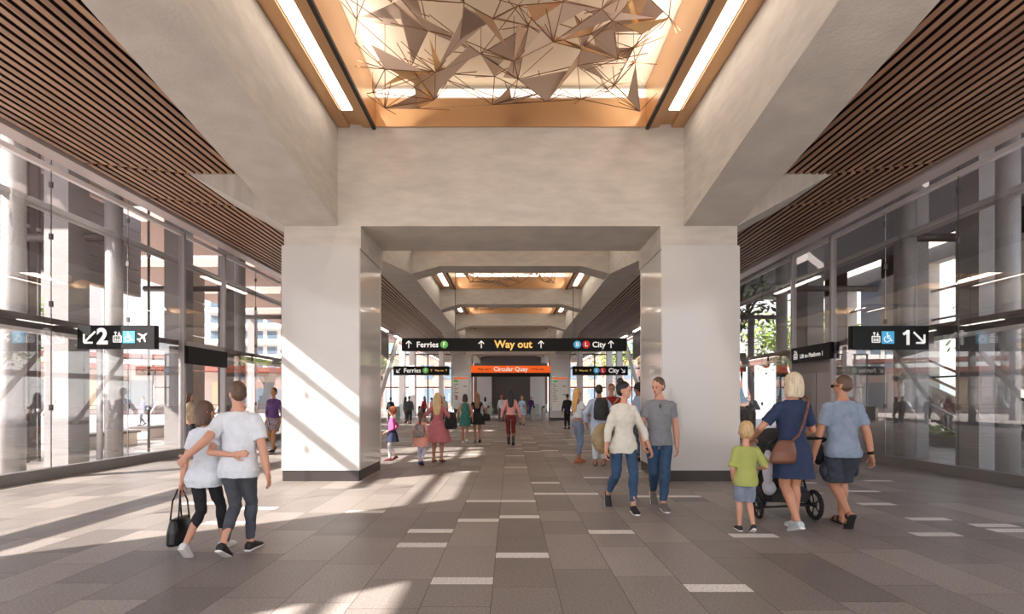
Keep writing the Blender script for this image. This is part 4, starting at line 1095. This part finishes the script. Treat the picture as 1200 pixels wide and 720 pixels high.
# backpack-style tan bag hanging at the woman's right
# ---- family at right walking away
navy = cloth('navy_linen', (36, 50, 80)); sky = cloth('pale_blue_chambray', (122, 136, 154), (138, 152, 170)); cargo = cloth('dark_cargo', (44, 48, 60), (58, 62, 74)); lime = cloth('lime_cotton', (166, 172, 96)); lightden = cloth('light_denim', (116, 126, 144), (140, 150, 166))
boy = person('small blond boy in lime t-shirt and light denim shorts holding the pram', (2.69, 6.05, 0), -8, 1.27, hair=('short', h_sand), kid=1.5,
       top=(lime, .95, .455, .019), pants=(lightden, .95, .010), shoes=(shoe_b, sole_w), feet=((-.045, .05, -4, 0), (.05, -.06, 8, 26)),
       hands=((-.10, .06, .50), (.15, .13, .60)), head=(-8, 4), curl=.7)
mum = person('woman with blond bob in short navy dress pushing the pram', (3.24, 6.08, 0), 0, 1.84, True, hair=('bob', h_ash), skin=skin_d,
       dress=(navy, .345, .020, .72, .60, .012), shoes=(mat('pale_blue_flats', (188, 196, 198), .6), sole_w), feet=((-.0, -.06, -2, 20), (.05, .07, 6, 0)),
       hands=((-.17, .17, .58), (.15, .19, .58)), poles=((-.7, -.6, -.5), (.5, -.8, -.5)), head=(14, 0), curl=.9, bulk=.97)
dad = person('man in pale blue shirt, dark cargo shorts and thongs seen from behind', (3.97, 6.33, 0), -3, 1.83, skin=skin_b, hair=('buzz', h_brown),
       top=(sky, .7, .465, .014), pants=(cargo, .93, .014), shoes=(mat('thong_dark', (52, 42, 38), .7), sole_b, 'sandal'), feet=((-.01, -.09, 6, 55), (.035, .08, 2, 0)),
       hands=((-.165, .03, .475), (.165, -.03, .475)), head=(34, 0), curl=.7, bulk=.94)
b = B(); w_ = dad['wr'][1]; d_ = (dad['el'][1] - w_).normalized(); tube(b, (w_ + d_ * .006) * dad['h'], (w_ + d_ * .026) * dad['h'], .036, seg=14); obj('watch', b, sign_black, dad['t'])
b = B()
for i, s in enumerate((-1, 1)):
    k_ = dad['kn'][i]; hp = dad['P'] + Vector((s * .05, 0, 0)); c = (k_ + (hp - k_) * .3) * dad['h']; ell(b, c + Vector((s * .115, 0, .02)), (.035, .075, .09), n=12)
    obj('cargo_pocket', b, cargo, dad['t']); b = B()
b.free()
b = B(); HPd = dad['HP']
for s in (-1, 1):
    ell(b, HPd(s * .018, .056, .928), (.031, .008, .022), dad['Rh'], 10); tube(b, HPd(s * .035, .054, .931), HPd(s * .047, -.006, .931), .004, seg=5)
obj('sunglasses', b, sign_black, dad['t'])
# brown crossbody bag worn by the woman
t = thing('crossbody_bag', 'brown leather crossbody bag at the hip of the woman in navy', 'bag', (3.24 - .20, 5.93, 0))
bagm = mat('brown_leather', (112, 70, 52), .5, var=.15, vscale=6)
b = B(); loft(b, [((0.0, 0, .80), .13, .055), ((.0, -.01, .83), .15, .075), ((0.02, -.01, .93), .135, .075), ((.04, 0, 1.03), .10, .045), ((.05, 0, 1.06), .07, .02)], 24); soft(obj('bag_body', b, bagm, t), .008, 3)
b = B(); path(b, [Vector((.10, .0, 1.03)), Vector((.17, -.035, 1.12)), Vector((.235, -.015, 1.26)), Vector((.30, .02, 1.42)), Vector((.335, .06, 1.52)), Vector((.335, .14, 1.56)), Vector((.31, .24, 1.5))], .013, 8); obj('strap', b, bagm, t)
# ---- pram
t = thing('pram', 'black three-wheeled pram in front of the woman in navy', 'pram', (3.5, 6.74, 0))
pr = mat('pram_black', (30, 29, 32), .7, bump=.3); met = mat('pram_frame', (44, 44, 48), .35, metal=.6)
def wheel(x, y, r, w=.05):
    b = B(); n = 22
    for k in range(n):
        a0, a1 = 2 * PI * k / n, 2 * PI * (k + 1) / n
        tube(b, (x, y + r * .86 * math.cos(a0), r + r * .86 * math.sin(a0)), (x, y + r * .86 * math.cos(a1), r + r * .86 * math.sin(a1)), r * .14, seg=8)
    o = obj('wheel', b, mat('tyre', (30, 28, 28), .8), t)
    b = B(); tube(b, (x - w / 2, y, r), (x + w / 2, y, r), r * .16, seg=12)
    for k in range(5):
        a0 = 2 * PI * k / 5; tube(b, (x, y, r), (x, y + r * .8 * math.cos(a0), r + r * .8 * math.sin(a0)), r * .05, seg=6)
    obj('hub', b, met, o)
wheel(-.36, -.02, .14); wheel(.32, -.08, .19); wheel(-.02, .62, .14); 
b = B()
tube(b, (-.36, -.02, .14), (.32, -.08, .19), .014, seg=8); tube(b, (-.26, .0, .17), (-.02, .62, .14), .014, seg=8); tube(b, (.26, -.04, .18), (-.02, .62, .14), .014, seg=8)
for s in (-.29, .29): path(b, [Vector((s, -.05, .18)), Vector((s, .12, .5)), Vector((s * 1.04, -.15, .95)), Vector((s * 1.04, -.36, 1.03))], .014, 8)
tube(b, (-.3, .0, .22), (.3, .0, .22), .012, seg=8)
obj('frame', b, met, t)
b = B(); path(b, [Vector((-.30, -.36, 1.03)), Vector((-.24, -.40, 1.05)), Vector((.24, -.40, 1.05)), Vector((.30, -.36, 1.03))], .019, 10); obj('handlebar', b, sign_black, t)
b = B(); loft(b, [((-.0, .12, .36), .2, .17), ((0, .12, .45), .25, .24), ((0, .10, .7), .27, .28), ((0, .08, .92), .27, .28)], 24); soft(obj('seat_pod', b, pr, t), .014, 2)
b = B(); loft(b, [((0, .10, .90), .29, .30), ((0, .12, 1.0), .30, .30), ((0, .16, 1.10), .24, .24), ((0, .18, 1.14), .12, .12)], 24); soft(obj('hood', b, pr, t), .014, 2)
b = B(); box(b, -.27, .27, -.12, .42, .22, .40); bmesh.ops.bevel(b, geom=list(b.edges), offset=.04, segments=2, affect='EDGES'); obj('basket', b, pr, t)
b = B(); ell(b, (-.30, -.16, .66), (.055, .10, .24), n=14); ell(b, (-.27, -.12, .42), (.07, .12, .10), n=14)
soft(obj('blanket', b, cloth('grey_lilac_muslin', (196, 196, 208)), t), .014, 2, .02)['label'] = 'pale lilac-grey blanket draped over the side'
b = B(); ell(b, (.33, -.16, .84), (.06, .10, .14), n=14); soft(obj('changing_bag', b, pr, t), .012, 2)

# ---- mid-distance people
pinkc = cloth('dusty_pink', (190, 112, 118)); coral = cloth('coral_cotton', (236, 164, 146)); teal = cloth('green_print', (28, 92, 88), (70, 128, 112), vs=16); maroon = cloth('maroon_cloth', (112, 30, 34)); blush = cloth('blush_knit', (224, 156, 148))
magenta = cloth('magenta_jersey', (190, 84, 136)); ltights = mat('pale_tights', (206, 200, 226), .7); ltblue = cloth('pale_blue_cotton', (188, 200, 226)); fade_blue = cloth('faded_blue_denim', (122, 138, 162)); pale_trs = cloth('pale_trousers', (206, 218, 230)); redshirt = cloth('red_shirt', (138, 30, 34), (166, 44, 44), vs=20)
tan = mat('tan_leather', (206, 110, 62), .5)
person('girl in magenta top and navy skirt walking left past the white column', (-2.93, 13.1, 0), 105, 1.33, True, hair=('curly', h_red), kid=1.2, lod=1,
       top=(magenta, 1.7, .55, .010), skirt=(cloth('navy_skirt', (34, 40, 66)), .37, .055), shoes=(mat('burgundy_shoe', (112, 42, 50), .6), sole_b), pants=(mat('white_tights', (228, 224, 226), .7), 1.95, .001),
       feet=((-.03, .05, 0, 0), (.035, -.06, 0, 22)), hands=((-.10, .12, .56), (.13, -.04, .55)))
g = person('girl in coral dress and lilac tights carrying a small backpack', (-2.08, 12.24, 0), -8, 1.24, True, hair=('pony', h_brown), kid=1.2, lod=1,
       dress=(coral, .36, .05, .8, .62), pants=(ltights, 1.95, .001), shoes=(mat('blue_shoe', (52, 84, 142), .6), sole_b), feet=((-.04, .05, 0, 0), (.05, -.08, 0, 30)), hands=((-.15, 0, .5), (.15, 0, .5)))
def backpack(label, info, z, w, hgt, m, dy=-.10, strap=True, cat='backpack', dx=0):
    p = world_pt(info, (dx, dy, z)); t = thing('backpack', label, cat, (p.x, p.y, 0), info['t'].rotation_euler.z)
    b = B(); loft(b, [((0, 0, p.z - hgt * .5), w * .42, w * .24), ((0, 0, p.z - hgt * .4), w * .5, w * .36), ((0, 0, p.z), w * .5, w * .34), ((0, .0, p.z + hgt * .35), w * .42, w * .28), ((0, 0, p.z + hgt * .5), w * .25, w * .14)], 20); soft(obj('bag_body', b, m, t), .014, 2)
    b = B(); ell(b, (0, -w * .3, p.z - hgt * .15), (w * .34, w * .14, hgt * .22), n=12); obj('front_pocket', b, m, t)
    if strap:
        for s in (-1, 1):
            b = B(); path(b, [Vector((s * w * .3, w * .2, p.z - hgt * .3)), Vector((s * w * .42, w * .45, p.z + hgt * .1)), Vector((s * w * .34, w * .3, p.z + hgt * .42))], .014, 6); obj('strap', b, m, t)
    return t
backpack('small grey patterned backpack on the girl in coral', g, .66, .26, .30, mat('grey_pattern', (150, 132, 132), .7, var=.4, vscale=14), -.11)
p = person('woman with long blond hair in dusty pink flared dress', (-1.75, 12.7, 0), -6, 1.68, True, hair=('xlong', h_blond), skin=skin_b, lod=1,
       dress=(pinkc, .30, .10, 1.0, .62), shoes=(mat('tan_sandal', (150, 104, 76), .6), sole_b, 'sandal'), feet=((-.07, .03, 0, 0), (.05, .0, 10, 12)), hands=((-.18, .06, .60), (.19, .0, .56)))
backpack('soft black shoulder bag hanging beside the woman in dusty pink', p, .60, .30, .40, black_cl, -.03, False, 'bag', .20)
person('woman in short green print dress and white shoes walking away', (-1.56, 18.1, 0), 4, 1.70, True, hair=('bob', h_dark), skin=skin_b, lod=1,
       dress=(teal, .36, .012, 0), shoes=(shoe_w, sole_w), feet=((-.045, .06, 0, 0), (.03, -.05, 0, 26)), hands=((-.15, .02, .5), (.15, 0, .5)))
p = person('woman with very long brown hair in short black dress', (-1.18, 18.5, 0), 8, 1.76, True, hair=('xlong', h_lb), skin=skin_b, lod=1,
       dress=(black_cl, .37, .06, .3), shoes=(mat('beige_shoe', (150, 128, 110), .6), sole_b), feet=((-.03, .05, 0, 0), (.05, -.07, 0, 30)), hands=((-.15, 0, .5), (.16, .04, .56)))
backpack('black handbag carried by the long-haired woman in black', p, .50, .28, .26, black_cl, 0, False, 'bag', .19)
person('woman with black hair in blush jumper and maroon trousers walking up the middle', (0.0, 17.5, 0), 0, 1.85, True, hair=('xlong', h_black), skin=skin_c, lod=1,
       top=(blush, 1.9, .55, .012), pants=(maroon, 1.5, .004), shoes=(shoe_b, sole_b, 'boot', .85), feet=((-.035, .06, 0, 0), (.045, -.07, 0, 28)), hands=((-.17, .0, .49), (.17, .02, .49)))
person('woman with long blond hair, white off-shoulder top, grey jeans and tan sandals', (1.61, 12.7, 0), -62, 1.80, True, hair=('xlong', hairm('hair_gold', (226, 174, 106))), skin=skin_b, lod=1,
       top=(white_tee, .5, .60, .018, .79), pants=(fade_blue, 1.75, .002), shoes=(tan, tan, 'sandal'), feet=((-.05, .06, 0, 0), (.05, -.05, 0, 0)), hands=((-.06, .12, .66), (.08, .12, .64)), poles=((-1, -.6, -.6), (1, -.6, -.6)))
p = person('person in pale blue shirt and pale trousers wearing a dark backpack', (2.02, 12.1, 0), -12, 1.86, hair=('short', h_dark), skin=skin_b, lod=1,
       top=(ltblue, 1.8, .48, .014), pants=(pale_trs, 1.85, .012), shoes=(mat('brown_sandal', (96, 62, 46), .6), sole_b, 'sandal'), feet=((-.045, 0, 0, 0), (.05, .02, 0, 0)), hands=((-.16, .03, .52), (.15, .08, .58)))
backpack('charcoal backpack worn over the pale blue shirt', p, .70, .34, .50, mat('charcoal_canvas', (56, 54, 56), .8, bump=.4), -.115, True, 'backpack', .03)
# tan shoulder bag of the woman in cream
t = thing('shoulder_bag', 'olive-tan slouchy bag hanging behind the woman in the cream blouse', 'bag', (1.30, 7.52, 0), .2)
olive = mat('olive_tan_leather', (148, 128, 92), .5, var=.2, vscale=7, bump=.5, bscale=12)
b = B(); loft(b, [((0.04, 0, .74), .05, .06), ((.02, 0, .80), .13, .10), ((0, 0, .95), .18, .11), ((.03, 0, 1.1), .15, .09), ((.06, 0, 1.18), .08, .05)], 24); soft(obj('bag_body', b, olive, t), .01, 3, .03)
b = B(); path(b, [Vector((.05, 0, 1.16)), Vector((.10, -.03, 1.3)), Vector((.16, -.06, 1.46)), Vector((.20, -.10, 1.53))], .012, 7); obj('strap', b, olive, t)
person('red-haired man in dark red shirt facing the camera behind the backpack', (2.55, 13.4, 0), 168, 1.92, hair=('quiff', h_red), lod=1,
       top=(redshirt, 1.5, .47, .012), pants=(black_cl, 1.9, .006), shoes=(shoe_b, sole_b), feet=((-.05, 0, 0, 0), (.05, .0, 0, 0)), hands=((-.10, .16, .62), (.10, .16, .62)), poles=((-1, -.4, -.6), (1, -.4, -.6)))
person('dark-haired man in pale blue shirt facing left, half hidden by the right column', (3.13, 13.0, 0), 75, 1.93, hair=('curly', h_dark), skin=skin_b, lod=1,
       top=(ltblue, 1.9, .50, .012), pants=(cloth('navy_print_trousers', (38, 46, 66), (120, 128, 146), vs=30), 1.9, .01), shoes=(shoe_b, sole_b), feet=((-.05, 0, 0, 0), (.05, .03, 0, 0)), hands=((-.1, .15, .6), (.15, .05, .5)))
# distance
def far(label, x, y, hd, hgt, fem, hair, topm, botm, kind='pants', lod=2, **kw):
    a = dict(hair=hair, lod=lod, shoes=(shoe_b, sole_b), skin=kw.pop('skin', skin_b))
    if kind == 'pants': a.update(top=(topm, kw.pop('sl', 1.8), .5, .011), pants=(botm, 1.9, .006))
    elif kind == 'dress': a.update(dress=(topm, .36, .03, kw.pop('sl', .6)))
    a.update(kw)
    return person(label, (x, y, 0), hd, hgt, fem, **a)
jkt = cloth('dark_jacket', (38, 40, 48)); suit = cloth('charcoal_suit', (42, 46, 58))
far('person in black seen from behind beside the right far column', 2.88, 26.9, 10, 1.80, False, ('short', h_black), jkt, black_cl, feet=((-.04, .05, 0, 0), (.04, -.04, 0, 10)))
far('woman in pale blue dress and open black jacket walking this way from the gates', .66, 31.0, 180, 1.76, True, ('long', h_lb), cloth('ice_blue', (176, 200, 232)), None, 'dress', skin=skin_a)
far('person in white shirt and grey trousers at the middle gates', -.62, 36.2, 20, 1.80, False, ('short', h_red), white_tee, grey_jean)
far('person in white patterned top standing by the left far column', -3.55, 34.6, 200, 1.78, False, ('short', h_dark), white_tee, grey_jean)
far('woman with ginger hair behind the woman in dusty pink', -3.4, 25.5, 30, 1.72, True, ('long', h_red), blush, grey_jean)
far('woman in white top and navy trousers beyond the middle gates', -2.1, 43.5, 0, 1.72, True, ('long', h_black), white_tee, cloth('navy_trs', (34, 38, 70)))
far('person in yellow-green top beyond the middle gates', -2.75, 44.5, 0, 1.7, True, ('long', h_lb), cloth('chartreuse', (206, 206, 130)), grey_jean)
far('person in purple jacket and blue trousers beyond the middle gates', 1.75, 45.5, 175, 1.75, False, ('short', h_red), cloth('purple_jacket', (82, 42, 92)), cloth('mid_blue', (44, 60, 118)))
crowd = [('person in black with dark hair in the left aisle beside the white column', -7.15, 31.5, jkt, black_cl, h_black), ('person in olive top in the left aisle, second from the column', -6.65, 33.5, cloth('olive_top', (96, 92, 66)), grey_jean, h_dark),
         ('person in dark grey in the left aisle, taller of the pair near the column', -6.2, 32.3, grey_jean, black_cl, h_brown), ('person in red top queuing at the left gates', -6.0, 36.6, cloth('red_top', (160, 52, 48)), grey_jean, h_dark),
         ('person in pale pink queuing at the left gates', -5.4, 36.2, blush, grey_jean, h_brown), ('person in white leaning forward at the left gates', -5.0, 35.4, white_tee, blue_jean, h_dark),
         ('person in cream at the left gates nearest the far column', -4.5, 35.9, cream, black_cl, h_lb)]
for i, (lb, x, y, a, c, hm) in enumerate(crowd):
    far(lb, x, y, (20, -30, 10, 60, -50, 150, 0)[i], 1.66 + .03 * (i % 4), i % 2 == 1, (('long' if i % 2 else 'short'), hm), a, c, lod=3)
sm_ = person('man in dark suit on the phone with a shoulder bag, outside the right glass', (10.13, 22.3, 0), 172, 1.80, hair=('short', h_dark), skin=skin_b, lod=1,
       top=(suit, 1.9, .44, .016), pants=(black_cl, 1.9, .008), shoes=(shoe_b, sole_b), feet=((-.05, .03, 0, 0), (.05, -.02, 0, 0)), hands=((-.05, .12, .62), (.075, .075, .895)), poles=((-1, -.5, -.5), (1, .2, -.8)))
b = B(); c, R_ = sm_['spine'](.72); c = c * sm_['h']; ell(b, (0, c.y + .105, c.z), (.055, .03, .19), n=12); obj('shirt_front', b, white_tee, sm_['t'])
backpack('dark messenger bag on the man in the suit outside', sm_, .55, .34, .28, black_cl, .02, False, 'bag', .2)
person('woman in purple jacket and patterned shorts just left of the white column', (-6.72, 15.0, 0), 172, 1.86, True, hair=('short', h_black), skin=mat('skin_olive', (172, 122, 82), .5), lod=1,
       top=(cloth('purple_jacket2', (92, 60, 110)), 1.7, .54, .012), pants=(cloth('pattern_shorts', (60, 48, 58), (190, 170, 176), vs=26), .75, .016), shoes=(shoe_b, sole_w), feet=((-.04, .09, 0, -8), (.045, -.08, 0, 26)), hands=((-.15, .06, .5), (.15, -.04, .5)))
person('woman in beige coat with long brown hair outside the left doorway', (-10.25, 16.9, 0), -70, 1.72, True, hair=('long', h_brown), lod=1,
       top=(cloth('beige_coat', (214, 192, 158)), 1.8, .44, .022), pants=(grey_jean, 1.9, .004), shoes=(shoe_b, sole_b), feet=((-.04, .05, 0, 0), (.045, -.05, 0, 12)), hands=((-.1, .12, .6), (.15, 0, .5)))
person('distant person in blue on the plaza beyond the left glass', (-21.2, 30.5, 0), 140, 1.7, hair=('short', h_dark), lod=3, top=(cloth('cobalt', (62, 70, 150)), 1.8, .5, .012), pants=(grey_jean, 1.9, .006), shoes=(shoe_b, sole_b))

# ================================================================ BEYOND THE GATES
for s in (-1, 1):
    sd = 'left' if s < 0 else 'right'
    t = thing('glazed_screen', 'tall glazed screen with dark mullions past the %s gates' % sd, 'screen', (s * 9.6, 47, 0))
    b = B()
    for i in range(9): box(b, -4.4 + i * 1.1, -4.3 + i * 1.1, -.06, .06, 0, 5.55)
    for z in (2.5, 4.2, 5.43): box(b, -4.4, 4.5, -.06, .06, z, z + .12)
    obj('mullions', b, alu_dark, t)
    b = B(); box(b, -4.4, 4.5, -.008, .008, 0, 5.5); obj('pane', b, glass, t)
    building('street_building', 'pinkish brick street building beyond the %s gates' % sd, *sorted((s * 6.2, s * 26)), 84, 96, 15, mat('brick_pink', (176, 138, 126), .85, var=.12, vscale=.6), 4, 7, dark_glass)
    for x, y in ((5.6, 43), (8.0, 43), (8.4, 41)):
        bm = B(); box(bm, s * x - .22, s * x + .22, y - .22, y + .22, 0, 5.6); obj('pillar', bm, rail_white, kind='structure')
    bm = B(); prism(bm, [(19, 6.3), (36, 6.3), (36, 4.2)], 'x', *sorted((s * 8.3, s * 8.42))); obj('trim_%d' % (3 if s < 0 else 4), bm, alu_dark, kind='structure')
